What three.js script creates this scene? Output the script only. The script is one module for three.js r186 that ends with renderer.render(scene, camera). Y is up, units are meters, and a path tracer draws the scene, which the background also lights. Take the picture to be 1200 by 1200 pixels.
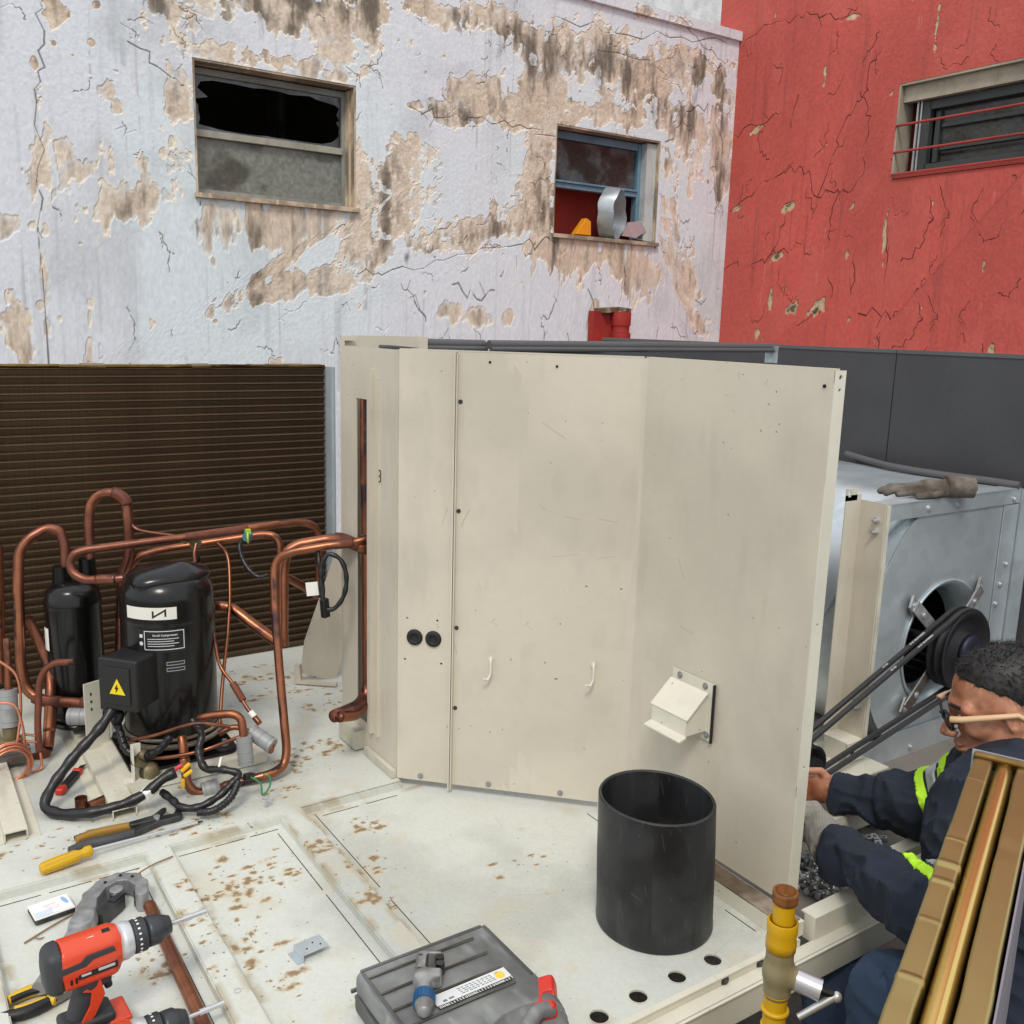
import * as THREE from 'three';
import { RoundedBoxGeometry } from 'three/addons/geometries/RoundedBoxGeometry.js';
import { mergeGeometries, mergeVertices, toCreasedNormals } from 'three/addons/utils/BufferGeometryUtils.js';

/* ---------- camera, sky, sun, exposure ---------- */
const scene = new THREE.Scene();
const RAD = Math.PI / 180;
const camera = new THREE.PerspectiveCamera(2 * Math.atan(600 / 1116.4) / RAD, 1, 0.05, 120);
camera.rotation.order = 'YXZ';
camera.position.set(0, 1.72, 0);
camera.rotation.set(-11.05 * RAD, -34.04 * RAD, 1.644 * RAD);
scene.add(camera);
const renderer = new THREE.WebGLRenderer({ antialias: true });
renderer.setSize(1024, 1024);
renderer.toneMapping = THREE.LinearToneMapping;
renderer.toneMappingExposure = 1.14;
renderer.shadowMap.enabled = true;
{ // overcast sky: a bright even cloud sheet with soft cloud texture
  const w = 512, h = 256, d = new Float32Array(w * h * 4);
  for (let j = 0; j < h; j++) for (let i = 0; i < w; i++) {
    const el = (j / (h - 1) - 0.5) * Math.PI, az = i / w * 2 * Math.PI;
    const up = Math.max(0, Math.sin(el));
    const cl = 1 + 0.05 * Math.sin(az * 3 + 2 * Math.sin(el * 5)) * Math.cos(el) + 0.03 * Math.sin(az * 7 + el * 9) * Math.cos(el);
    const L = el < 0 ? 0.3 : (0.86 + 0.1 * up) * cl;
    d.set([L * 0.975, L, L * 1.035, 1], (j * w + i) * 4);
  }
  const t = new THREE.DataTexture(d, w, h, THREE.RGBAFormat, THREE.FloatType);
  t.mapping = THREE.EquirectangularReflectionMapping; t.magFilter = THREE.LinearFilter; t.needsUpdate = true;
  scene.background = t; scene.environment = t;
}
const sun = new THREE.DirectionalLight(0xfff6ea, 1.5);
sun.position.set(-2.6, 8.2, 2.8); sun.target.position.set(1.2, 0.6, -2);
sun.castShadow = true; sun.shadow.radius = 26; sun.shadow.mapSize.set(2048, 2048);
Object.assign(sun.shadow.camera, { left: -7, right: 7, top: 7, bottom: -7, near: 0.5, far: 25 });
scene.add(sun, sun.target);

/* ---------- noise ---------- */
function rng(seed) { let a = seed >>> 0; return () => { a = a + 0x6D2B79F5 | 0; let t = Math.imul(a ^ a >>> 15, 1 | a); t = t + Math.imul(t ^ t >>> 7, 61 | t) ^ t; return ((t ^ t >>> 14) >>> 0) / 4294967296; }; }
const hash3 = (x, y, z) => { let h = Math.imul(x, 374761393) + Math.imul(y, 668265263) + Math.imul(z, 2147483647 - 61) | 0; h = Math.imul(h ^ h >>> 13, 1274126177); h ^= h >>> 16; return (h >>> 0) / 4294967296; };
const sm = t => t * t * (3 - 2 * t), mix = (a, b, t) => a + (b - a) * t, cl01 = t => t < 0 ? 0 : t > 1 ? 1 : t, step = (a, b, t) => sm(cl01((t - a) / (b - a)));
const TAB = (() => { const r = rng(1234), t = new Float32Array(65536); for (let i = 0; i < 65536; i++) t[i] = r(); return t; })();
function n2(x, y, s = 0) { const i = Math.floor(x), j = Math.floor(y), a = x - i, b = y - j, u = a * a * (3 - 2 * a), v = b * b * (3 - 2 * b), I = (i + s * 37) & 255, I1 = (I + 1) & 255, J = ((j + s * 91) & 255) << 8, J1 = (J + 256) & 65535, p = TAB[I | J], q = TAB[I | J1]; const lo = p + (TAB[I1 | J] - p) * u, hi = q + (TAB[I1 | J1] - q) * u; return lo + (hi - lo) * v; }
function n3(x, y, z) { const k = Math.floor(z), w = sm(z - k); return mix(n2(x, y, k), n2(x, y, k + 1), w); }
function fb(x, y, s = 0, o = 4) { let a = 0, p = 0.5, t = 0; for (let i = 0; i < o; i++) { a += p * n2(x, y, s + i * 17); t += p; p *= 0.5; x = x * 2.03 + 11.3; y = y * 2.03 + 7.7; } return a / t; }

/* ---------- textures ---------- */
function dataTex(w, h, fn, srgb = true, wrap = true) {
  const d = new Uint8Array(w * h * 4);
  for (let j = 0; j < h; j++) for (let i = 0; i < w; i++) {
    const c = fn(i, j), k = (j * w + i) * 4;
    if (typeof c === 'number') d[k] = d[k + 1] = d[k + 2] = cl01(c) * 255; else { d[k] = cl01(c[0] / 255) * 255; d[k + 1] = cl01(c[1] / 255) * 255; d[k + 2] = cl01(c[2] / 255) * 255; }
    d[k + 3] = 255;
  }
  const t = new THREE.DataTexture(d, w, h); t.magFilter = THREE.LinearFilter; t.minFilter = THREE.LinearMipmapLinearFilter; t.generateMipmaps = true;
  t.wrapS = t.wrapT = wrap ? THREE.RepeatWrapping : THREE.ClampToEdgeWrapping;
  if (srgb) t.colorSpace = THREE.SRGBColorSpace; t.needsUpdate = true; return t;
}
// a raster in metres: ellipses and hand-drawn lines that later get broken up by noise
class Field {
  constructor(w, h, x0, y0, W, H) { Object.assign(this, { w, h, x0, y0, W, H, a: new Float32Array(w * h).fill(-9) }); this.sx = w / W; this.sy = h / H; }
  blob(cx, cy, rx, ry, soft = 1) {
    const { w, h, a } = this, px = (cx - this.x0) * this.sx, py = (cy - this.y0) * this.sy, ax = rx * this.sx, ay = ry * this.sy, m = 2.2;
    for (let j = Math.max(0, py - ay * m | 0); j <= Math.min(h - 1, py + ay * m); j++) for (let i = Math.max(0, px - ax * m | 0); i <= Math.min(w - 1, px + ax * m); i++) {
      const v = 1 - Math.hypot((i - px) / ax, (j - py) / ay) * soft; if (v > a[j * w + i]) a[j * w + i] = v;
    }
  }
  line(x1, y1, x2, y2, r) {
    const { w, h, a } = this, ax = (x1 - this.x0) * this.sx, ay = (y1 - this.y0) * this.sy, bx = (x2 - this.x0) * this.sx, by = (y2 - this.y0) * this.sy, R = r * this.sx * 2.5;
    const L = (bx - ax) ** 2 + (by - ay) ** 2 || 1e-6;
    for (let j = Math.max(0, Math.min(ay, by) - R | 0); j <= Math.min(h - 1, Math.max(ay, by) + R); j++) for (let i = Math.max(0, Math.min(ax, bx) - R | 0); i <= Math.min(w - 1, Math.max(ax, bx) + R); i++) {
      const t = cl01(((i - ax) * (bx - ax) + (j - ay) * (by - ay)) / L), v = 1 - Math.hypot(i - ax - t * (bx - ax), j - ay - t * (by - ay)) / (r * this.sx); if (v > a[j * w + i]) a[j * w + i] = v;
    }
  }
  crack(flat, r, rand, jag = 0.018) {
    for (let k = 0; k + 3 < flat.length; k += 2) {
      const n = 5; let px = flat[k], py = flat[k + 1];
      const L = Math.hypot(flat[k + 2] - px, flat[k + 3] - py), jj = Math.min(jag, L * 0.13);
      for (let q = 1; q <= n; q++) { const e = q < n ? jj : 0, x = mix(flat[k], flat[k + 2], q / n) + (rand() - .5) * 2 * e, y = mix(flat[k + 1], flat[k + 3], q / n) + (rand() - .5) * 2 * e; this.line(px, py, x, y, r * (0.5 + rand())); if (rand() < .1) this.line(x, y, x + (rand() - .5) * .12, y + (rand() - .5) * .12, r * .6); px = x; py = y; }
    }
  }
}

/* ---------- geometry helpers ---------- */
const V = (x, y, z) => new THREE.Vector3(x, y, z);
const T = (g, x = 0, y = 0, z = 0, rx = 0, ry = 0, rz = 0) => { if (rx || ry || rz) g.applyMatrix4(new THREE.Matrix4().makeRotationFromEuler(new THREE.Euler(rx, ry, rz))); g.translate(x, y, z); return g; };
const bx = (w, h, d, x = 0, y = 0, z = 0, rx = 0, ry = 0, rz = 0) => T(new THREE.BoxGeometry(w, h, d), x, y, z, rx, ry, rz);
const rb = (w, h, d, r, x = 0, y = 0, z = 0, rx = 0, ry = 0, rz = 0, s = 2) => T(new RoundedBoxGeometry(w, h, d, s, Math.min(r, w / 2.01, h / 2.01, d / 2.01)), x, y, z, rx, ry, rz);
const cy = (r1, r2, h, x = 0, y = 0, z = 0, rx = 0, ry = 0, rz = 0, s = 24, open = false) => T(new THREE.CylinderGeometry(r1, r2, h, s, 1, open), x, y, z, rx, ry, rz);
const sp = (r, x = 0, y = 0, z = 0, sx = 1, sy = 1, sz = 1) => { const g = new THREE.SphereGeometry(r, 16, 12); g.scale(sx, sy, sz); g.translate(x, y, z); return g; };
const lathe = (pts, s = 40) => new THREE.LatheGeometry(pts.map(p => new THREE.Vector2(p[0], p[1])), s);
const tor = (R, r, x = 0, y = 0, z = 0, rx = 0, ry = 0, rz = 0, s = 40, arc = Math.PI * 2) => T(new THREE.TorusGeometry(R, r, 10, s, arc), x, y, z, rx, ry, rz);
// straight bar between two points
function rod(a, b, r1, r2 = r1, s = 16) { const A = V(...a), B = V(...b), d = B.clone().sub(A), g = new THREE.CylinderGeometry(r2, r1, d.length(), s); g.applyQuaternion(new THREE.Quaternion().setFromUnitVectors(V(0, 1, 0), d.normalize())); g.translate((a[0] + b[0]) / 2, (a[1] + b[1]) / 2, (a[2] + b[2]) / 2); return g; }
function tube(pts, r, seg = 0, rad = 12, caps = true) {
  const c = new THREE.CatmullRomCurve3(pts.map(p => V(...p)), false, 'centripetal'), n = seg || Math.max(8, pts.length * 7), gs = [new THREE.TubeGeometry(c, n, r, rad)];
  if (caps) for (const k of [0, 1]) { const p = c.getPoint(k), t = c.getTangent(k).multiplyScalar(k ? 1 : -1), g = new THREE.CircleGeometry(r, rad); g.applyQuaternion(new THREE.Quaternion().setFromUnitVectors(V(0, 0, 1), t)); g.translate(p.x, p.y, p.z); gs.push(g); }
  return mg(gs);
}
// pipe with plumber's bends: straight runs, rounded corners of radius R
function pipe(pts, r, R = 0.03, rad = 14) {
  const P = pts.map(p => V(...p)), out = [P[0]];
  for (let i = 1; i < P.length - 1; i++) {
    const a = P[i - 1].clone().sub(P[i]), b = P[i + 1].clone().sub(P[i]), k = Math.min(R, a.length() * .48, b.length() * .48);
    a.setLength(k).add(P[i]); b.setLength(k).add(P[i]);
    for (let q = 0; q <= 6; q++) { const t = q / 6; out.push(a.clone().multiplyScalar((1 - t) ** 2).addScaledVector(P[i], 2 * t * (1 - t)).addScaledVector(b, t * t)); }
  }
  out.push(P[P.length - 1]);
  return sweep(out, r, rad);
}
function sweep(P, r, rad = 12) { // tube through the points, r a number or function of 0..1
  const n = P.length, pos = [], idx = [], rr = typeof r === 'function' ? r : () => r; let N = null;
  for (let i = 0; i < n; i++) {
    const t = (P[Math.min(n - 1, i + 1)]).clone().sub(P[Math.max(0, i - 1)]).normalize();
    if (!N) N = Math.abs(t.y) > .9 ? V(1, 0, 0) : V(0, 1, 0);
    N.addScaledVector(t, -N.dot(t)).normalize(); const B = t.clone().cross(N), q = rr(i / (n - 1));
    for (let k = 0; k < rad; k++) { const a = k / rad * 2 * Math.PI; const v = P[i].clone().addScaledVector(N, Math.cos(a) * q).addScaledVector(B, Math.sin(a) * q); pos.push(v.x, v.y, v.z); }
  }
  for (let i = 0; i < n - 1; i++) for (let k = 0; k < rad; k++) { const a = i * rad + k, b = i * rad + (k + 1) % rad, c = a + rad, d = b + rad; idx.push(a, b, c, b, d, c); }
  for (const [i, f] of [[0, 1], [n - 1, 0]]) { const c = pos.length / 3; pos.push(P[i].x, P[i].y, P[i].z); for (let k = 0; k < rad; k++) { const a = i * rad + k, b = i * rad + (k + 1) % rad; f ? idx.push(c, b, a) : idx.push(c, a, b); } }
  const g = new THREE.BufferGeometry(); g.setAttribute('position', new THREE.Float32BufferAttribute(pos, 3)); g.setIndex(idx); g.computeVertexNormals(); return g;
}
function ext(pts, depth, bevel = 0, holes = []) { // outline in the xy plane, thickness along z from 0
  const s = pts instanceof THREE.Shape ? pts : new THREE.Shape(pts.map(p => new THREE.Vector2(p[0], p[1])));
  for (const h of holes) s.holes.push(h instanceof THREE.Path ? h : new THREE.Path(h.map(p => new THREE.Vector2(p[0], p[1]))));
  return new THREE.ExtrudeGeometry(s, { depth, bevelEnabled: bevel > 0, bevelSize: bevel, bevelThickness: bevel, bevelSegments: 2, steps: 1, curveSegments: 24 });
}
const rect = (x0, y0, x1, y1) => [[x0, y0], [x1, y0], [x1, y1], [x0, y1]];
const circ = (x, y, r) => { const p = new THREE.Path(); p.absarc(x, y, r, 0, Math.PI * 2, true); return p; };
function mg(list) {
  const gs = list.map(g => { g = g.index ? g.toNonIndexed() : g.clone(); for (const k of Object.keys(g.attributes)) if (k !== 'position' && k !== 'normal') g.deleteAttribute(k); if (!g.attributes.normal) g.computeVertexNormals(); g.morphAttributes = {}; return g; });
  return gs.length > 1 ? mergeGeometries(gs) : gs[0];
}
// box-projected uv in metres
function metreUV(g0, s = 1) {
  const g = g0.index ? g0.toNonIndexed() : g0, p = g.attributes.position, uv = new Float32Array(p.count * 2);
  for (let i = 0; i < p.count; i += 3) {
    const a = V().fromBufferAttribute(p, i), b = V().fromBufferAttribute(p, i + 1), c = V().fromBufferAttribute(p, i + 2), n = b.clone().sub(a).cross(c.clone().sub(a));
    const x = Math.abs(n.x), y = Math.abs(n.y), z = Math.abs(n.z);
    [a, b, c].forEach((v, k) => { const q = y >= x && y >= z ? [v.x, v.z] : x >= z ? [v.z, v.y] : [v.x, v.y]; uv[(i + k) * 2] = q[0] * s; uv[(i + k) * 2 + 1] = q[1] * s; });
  }
  g.setAttribute('uv', new THREE.BufferAttribute(uv, 2)); return g;
}
const used = {};
function numbered(n) { if (!(n in used)) { used[n] = 0; return n; } used[n]++; return n + '_' + String(used[n]).padStart(3, '0'); }
function mesh(name, geo, mat, parent, keepUV = false) {
  let g = Array.isArray(geo) ? mg(geo) : geo;
  if (!keepUV) g = metreUV(g);
  const m = new THREE.Mesh(g, mat); m.name = parent ? name : numbered(name); m.castShadow = m.receiveShadow = true; (parent || scene).add(m); return m;
}
function tag(o, label, category, group) { o.userData.label = label; o.userData.category = category; if (group) o.userData.group = group; return o; }
function thing(name, label, category, pos = [0, 0, 0], group) { const o = new THREE.Group(); o.name = numbered(name); o.position.set(...pos); scene.add(o); return tag(o, label, category, group); }
function sub(name, parent, pos = [0, 0, 0], rot = [0, 0, 0]) { const o = new THREE.Group(); o.name = name; o.position.set(...pos); o.rotation.set(...rot); parent.add(o); return o; }
function structure(o, label) { o.userData.kind = 'structure'; if (label) o.userData.label = label; return o; }
function copyOf(o, label, group) { const c = o.clone(); c.name = numbered(o.name.replace(/_\d{3}$/, '')); c.userData = { ...o.userData }; if (label) c.userData.label = label; if (group) c.userData.group = group; scene.add(c); return c; }
// surface nets: mesh of f(x,y,z) = 0 in a box
function solid(f, lo, hi, cell) {
  const n = lo.map((l, k) => Math.ceil((hi[k] - l) / cell) + 1), [nx, ny, nz] = n, v = new Float32Array(nx * ny * nz);
  for (let k = 0, q = 0; k < nz; k++) for (let j = 0; j < ny; j++) for (let i = 0; i < nx; i++, q++) v[q] = f(lo[0] + i * cell, lo[1] + j * cell, lo[2] + k * cell);
  const id = new Int32Array(nx * ny * nz).fill(-1), pos = [], idx = [], at = (i, j, k) => i + nx * (j + ny * k);
  const E = [[0, 1], [2, 3], [4, 5], [6, 7], [0, 2], [1, 3], [4, 6], [5, 7], [0, 4], [1, 5], [2, 6], [3, 7]];
  for (let k = 0; k < nz - 1; k++) for (let j = 0; j < ny - 1; j++) for (let i = 0; i < nx - 1; i++) {
    const c = []; let m = 0; for (let b = 0; b < 8; b++) { const s = v[at(i + (b & 1), j + (b >> 1 & 1), k + (b >> 2))]; c.push(s); if (s < 0) m++; }
    if (m === 0 || m === 8) continue;
    let x = 0, y = 0, z = 0, t = 0;
    for (const [a, b] of E) if (c[a] < 0 !== c[b] < 0) { const u = c[a] / (c[a] - c[b]); x += mix(a & 1, b & 1, u); y += mix(a >> 1 & 1, b >> 1 & 1, u); z += mix(a >> 2, b >> 2, u); t++; }
    id[at(i, j, k)] = pos.length / 3; pos.push(lo[0] + (i + x / t) * cell, lo[1] + (j + y / t) * cell, lo[2] + (k + z / t) * cell);
  }
  const quad = (a, b, c, d, flip) => { if (a < 0 || b < 0 || c < 0 || d < 0) return; flip ? idx.push(a, c, b, a, d, c) : idx.push(a, b, c, a, c, d); };
  for (let k = 1; k < nz - 1; k++) for (let j = 1; j < ny - 1; j++) for (let i = 1; i < nx - 1; i++) {
    const s = v[at(i, j, k)] < 0;
    if (s !== v[at(i + 1, j, k)] < 0) quad(id[at(i, j - 1, k - 1)], id[at(i, j, k - 1)], id[at(i, j, k)], id[at(i, j - 1, k)], !s);
    if (s !== v[at(i, j + 1, k)] < 0) quad(id[at(i - 1, j, k - 1)], id[at(i, j, k - 1)], id[at(i, j, k)], id[at(i - 1, j, k)], s);
    if (s !== v[at(i, j, k + 1)] < 0) quad(id[at(i - 1, j - 1, k)], id[at(i, j - 1, k)], id[at(i, j, k)], id[at(i - 1, j, k)], !s);
  }
  const nor = new Float32Array(pos.length), e = cell * .5;
  for (let q = 0; q < pos.length; q += 3) { const [x, y, z] = [pos[q], pos[q + 1], pos[q + 2]]; let a = f(x + e, y, z) - f(x - e, y, z), b = f(x, y + e, z) - f(x, y - e, z), c = f(x, y, z + e) - f(x, y, z - e), l = Math.hypot(a, b, c) || 1; nor[q] = a / l; nor[q + 1] = b / l; nor[q + 2] = c / l; }
  const g = new THREE.BufferGeometry(); g.setAttribute('position', new THREE.Float32BufferAttribute(pos, 3)); g.setAttribute('normal', new THREE.BufferAttribute(nor, 3)); g.setIndex(idx); return g;
}
// distance fields
const smin = (a, b, k) => { const h = cl01(.5 + .5 * (b - a) / k); return mix(b, a, h) - k * h * (1 - h); };
function cap(x, y, z, a, b, r1, r2) { const dx = b[0] - a[0], dy = b[1] - a[1], dz = b[2] - a[2], px = x - a[0], py = y - a[1], pz = z - a[2], t = cl01((px * dx + py * dy + pz * dz) / (dx * dx + dy * dy + dz * dz)); return Math.hypot(px - dx * t, py - dy * t, pz - dz * t) - mix(r1, r2, t); }
const ell = (x, y, z, c, r) => { const a = (x - c[0]) / r[0], b = (y - c[1]) / r[1], d = (z - c[2]) / r[2], k = Math.hypot(a, b, d); return (k - 1) * Math.min(r[0], r[1], r[2]); };
const bxf = (x, y, z, c, h, r) => { const a = Math.abs(x - c[0]) - h[0] + r, b = Math.abs(y - c[1]) - h[1] + r, d = Math.abs(z - c[2]) - h[2] + r; return Math.hypot(Math.max(a, 0), Math.max(b, 0), Math.max(d, 0)) + Math.min(0, Math.max(a, b, d)) - r; };
/* ---------- shared materials ---------- */
const md = (a, n) => ((a % n) + n) % n;
function n2p(x, y, p, s) { const i = Math.floor(x), j = Math.floor(y), a = x - i, b = y - j, u = a * a * (3 - 2 * a), v = b * b * (3 - 2 * b), o = s * 37, e = s * 91, i0 = (md(i, p) + o) & 255, i1 = (md(i + 1, p) + o) & 255, j0 = ((md(j, p) + e) & 255) << 8, j1 = ((md(j + 1, p) + e) & 255) << 8, P = TAB[i0 | j0], Q = TAB[i0 | j1], lo = P + (TAB[i1 | j0] - P) * u, hi = Q + (TAB[i1 | j1] - Q) * u; return lo + (hi - lo) * v; }
function fbp(u, v, f, s = 0, o = 4) { let a = 0, p = .5, t = 0; for (let i = 0; i < o; i++) { a += p * n2p(u * f, v * f, f, s + i * 31); t += p; p *= .5; f *= 2; } return a / t; }
// sheet-metal paint: faint smears, specks, scratches. One tile is 1 m.
function paintMaps(seed, dirt, scratches) {
  const N = 768, r = rng(seed), f = new Field(N, N, 0, 0, 1, 1), sp_ = new Field(N, N, 0, 0, 1, 1);
  for (let i = 0; i < scratches; i++) { const x = r(), y = r(), a = r() * 6.28, l = .01 + r() * r() * .1; f.line(x, y, x + Math.cos(a) * l, y + Math.sin(a) * l, .0006 + r() * .0007); }
  for (let i = 0; i < 160 * dirt; i++) sp_.blob(r(), r(), .0008 + r() * r() * .0035, .0008 + r() * r() * .003);
  const smear = (i, j) => fbp(i / N, j / N, 3, seed, 5), fine = (i, j) => fbp(i / N, j / N, 96, seed + 5, 2), streak = (i, j) => fbp(i / N, j / N * .25, 32, seed + 9, 3);
  const map = dataTex(N, N, (i, j) => {
    let k = 1 - dirt * .16 * step(.48, .75, smear(i, j)) - dirt * .05 * fine(i, j) - dirt * .07 * step(.55, .8, streak(i, j));
    const sc = cl01(f.a[j * N + i] * 1.4), s = cl01(sp_.a[j * N + i] * 3); k *= 1 - .16 * sc; let c = [255 * k, 254 * k, 250 * k];
    if (s > 0) c = [mix(c[0], 96, s * .8), mix(c[1], 78, s * .8), mix(c[2], 60, s * .8)];
    return c;
  });
  const rough = dataTex(N, N, (i, j) => .72 + .35 * (smear(i, j) - .5) + .12 * fine(i, j) + .1 * cl01(f.a[j * N + i]), false);
  const bump = dataTex(256, 256, (i, j) => .5 + .5 * (fbp(i / 256, j / 256, 24, seed + 3, 3) - .5), false);
  return { map, rough, bump };
}
const PA = paintMaps(11, .9, 40), PB = paintMaps(47, .34, 14);
const srgb = (r, g, b) => new THREE.Color().setRGB(r / 255, g / 255, b / 255, THREE.SRGBColorSpace);
function painted(c, rough = .55, P = PA, o = {}) { return new THREE.MeshStandardMaterial({ color: c, map: P.map, roughnessMap: P.rough, roughness: rough / .72, bumpMap: P.bump, bumpScale: .0006, side: THREE.DoubleSide, ...o }); }
const plain = (c, rough = .5, metal = 0, o = {}) => new THREE.MeshStandardMaterial({ color: c, roughness: rough, metalness: metal, side: THREE.DoubleSide, ...o });
const copperMap = dataTex(512, 512, (i, j) => {
  const u = i / 512, v = j / 512, a = fbp(u, v, 8, 71, 5), b = fbp(u, v, 14, 91, 4), c = fbp(u, v, 40, 33, 3); let k = [152, 98, 72];
  const d = step(.46, .68, a); k = [mix(k[0], 122, d), mix(k[1], 78, d), mix(k[2], 64, d)];
  const e = step(.58, .72, b); k = [mix(k[0], 78, e), mix(k[1], 60, e), mix(k[2], 62, e)];
  const g = .86 + .28 * c; return [k[0] * g, k[1] * g, k[2] * g];
});
const copperRough = dataTex(512, 512, (i, j) => .34 + .5 * fbp(i / 512, j / 512, 10, 71, 4), false);
const zincMap = dataTex(512, 512, (i, j) => { // galvanised spangle
  const u = i / 512 * 26, v = j / 512 * 26; let best = 9, id = 0;
  for (let a = -1; a <= 1; a++) for (let b = -1; b <= 1; b++) { const x = Math.floor(u) + a, y = Math.floor(v) + b, X = md(x, 26), Y = md(y, 26), d = Math.hypot(x + hash3(X, Y, 1) - u, y + hash3(X, Y, 2) - v); if (d < best) { best = d; id = hash3(X, Y, 3); } }
  const k = .92 + .05 * id + .1 * (fbp(i / 512, j / 512, 6, 5, 4) - .5); return [236 * k, 241 * k, 245 * k];
});
const zincRough = dataTex(256, 256, (i, j) => .36 + .3 * fbp(i / 256, j / 256, 8, 15, 4), false);
const clothMap = dataTex(512, 512, (i, j) => { const k = .78 + .3 * fbp(i / 512, j / 512, 10, 3, 4) + .08 * ((i + j) % 4 < 2 ? 1 : -1) * .5; return [255 * k, 255 * k, 255 * k]; });
const clothBump = dataTex(256, 256, (i, j) => .5 + .3 * Math.sin((i + j) * Math.PI / 4) * .5 + .3 * (hash3(i, j, 3) - .5), false);
const greaseMap = dataTex(512, 512, (i, j) => { const a = fbp(i / 512, j / 512, 6, 8, 5), b = fbp(i / 512, j / 512, 60, 18, 3), d = step(.5, .7, a); const k = .82 + .3 * (b - .5); return [mix(235, 150, d) * k, mix(235, 140, d) * k, mix(235, 128, d) * k]; });
const rubMap = dataTex(512, 512, (i, j) => { const a = fbp(i / 512, j / 512, 5, 28, 5), b = fbp(i / 512, j / 512, 70, 48, 2), c = fbp(i / 512, j / 512 * .2, 40, 58, 3); const k = .78 + .35 * step(.45, .7, a) + .12 * (b - .5) + .2 * step(.62, .8, c); return [200 * k, 198 * k, 192 * k]; });
const skinMap = dataTex(512, 512, (i, j) => { const a = fbp(i / 512, j / 512, 14, 8, 4), b = fbp(i / 512, j / 512, 90, 18, 2), k = .9 + .25 * (b - .5), t = step(.4, .7, a); return [mix(255, 232, t) * k, mix(250, 206, t) * k, mix(246, 192, t) * k]; });
const M = {
  cream: painted(srgb(214, 212, 198), .5),
  creamClean: painted(srgb(221, 219, 207), .45, PB),
  creamCase: painted(srgb(206, 200, 187), .36, PB),
  copper: new THREE.MeshStandardMaterial({ color: 0xffffff, map: copperMap, roughnessMap: copperRough, roughness: .62, metalness: .88, side: THREE.DoubleSide }),
  copperDull: new THREE.MeshStandardMaterial({ color: srgb(206, 192, 196), map: copperMap, roughnessMap: copperRough, roughness: 1.1, metalness: .45, side: THREE.DoubleSide }),
  copperBright: plain(srgb(214, 140, 108), .34, .85),
  zinc: new THREE.MeshStandardMaterial({ color: srgb(226, 232, 234), map: zincMap, roughnessMap: zincRough, roughness: .7, metalness: .6, side: THREE.DoubleSide }),
  steel: plain(srgb(206, 208, 212), .3, .7), darkSteel: new THREE.MeshStandardMaterial({ color: srgb(112, 112, 114), map: greaseMap, roughness: .42, metalness: .8, side: THREE.DoubleSide }),
  castSteel: new THREE.MeshStandardMaterial({ color: srgb(196, 198, 200), map: greaseMap, roughness: .42, metalness: .3, side: THREE.DoubleSide }),
  brass: new THREE.MeshStandardMaterial({ color: srgb(178, 166, 128), map: greaseMap, roughness: .48, metalness: .25, side: THREE.DoubleSide }),
  blackGloss: new THREE.MeshPhysicalMaterial({ color: srgb(11, 12, 13), roughness: .3, specularIntensity: .6, clearcoat: .35, clearcoatRoughness: .12, bumpMap: PB.bump, bumpScale: .0006 }),
  blackPlastic: plain(srgb(22, 23, 25), .5), blackRubber: plain(srgb(28, 28, 30), .72), tape: plain(srgb(24, 24, 27), .36, 0, { bumpMap: PB.bump, bumpScale: .003 }),
  blackTub: new THREE.MeshStandardMaterial({ color: srgb(46, 49, 53), map: rubMap, roughness: .42, roughnessMap: PA.rough, side: THREE.DoubleSide }),
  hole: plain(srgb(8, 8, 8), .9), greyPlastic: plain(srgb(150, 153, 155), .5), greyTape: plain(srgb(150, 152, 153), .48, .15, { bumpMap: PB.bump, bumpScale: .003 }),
  white: plain(srgb(232, 232, 226), .5), red: plain(srgb(196, 46, 34), .4), yellow: plain(srgb(226, 178, 30), .4), orange: plain(srgb(208, 74, 40), .38), green: plain(srgb(40, 120, 70), .5), blue: plain(srgb(28, 84, 128), .42),
  charcoal: painted(srgb(70, 71, 76), .6, PB), navy: new THREE.MeshStandardMaterial({ color: srgb(36, 45, 60), map: clothMap, roughness: .95, bumpMap: clothBump, bumpScale: .0006, side: THREE.DoubleSide }),
  trousers: new THREE.MeshStandardMaterial({ color: srgb(62, 80, 106), map: clothMap, roughness: .95, bumpMap: clothBump, bumpScale: .0006, side: THREE.DoubleSide }),
  hivis: plain(srgb(190, 246, 40), .6), reflective: plain(srgb(176, 180, 184), .4, .3), skin: new THREE.MeshPhysicalMaterial({ color: srgb(200, 144, 116), map: skinMap, roughness: .52, bumpMap: PB.bump, bumpScale: .0012 }),
  hair: plain(srgb(30, 28, 28), .55), glove: new THREE.MeshStandardMaterial({ color: srgb(150, 146, 140), map: clothMap, roughness: .95, bumpMap: clothBump, bumpScale: .0012, side: THREE.DoubleSide }), gloveCoat: plain(srgb(92, 90, 88), .7, 0, { bumpMap: PB.bump, bumpScale: .002 }),
};
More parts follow.
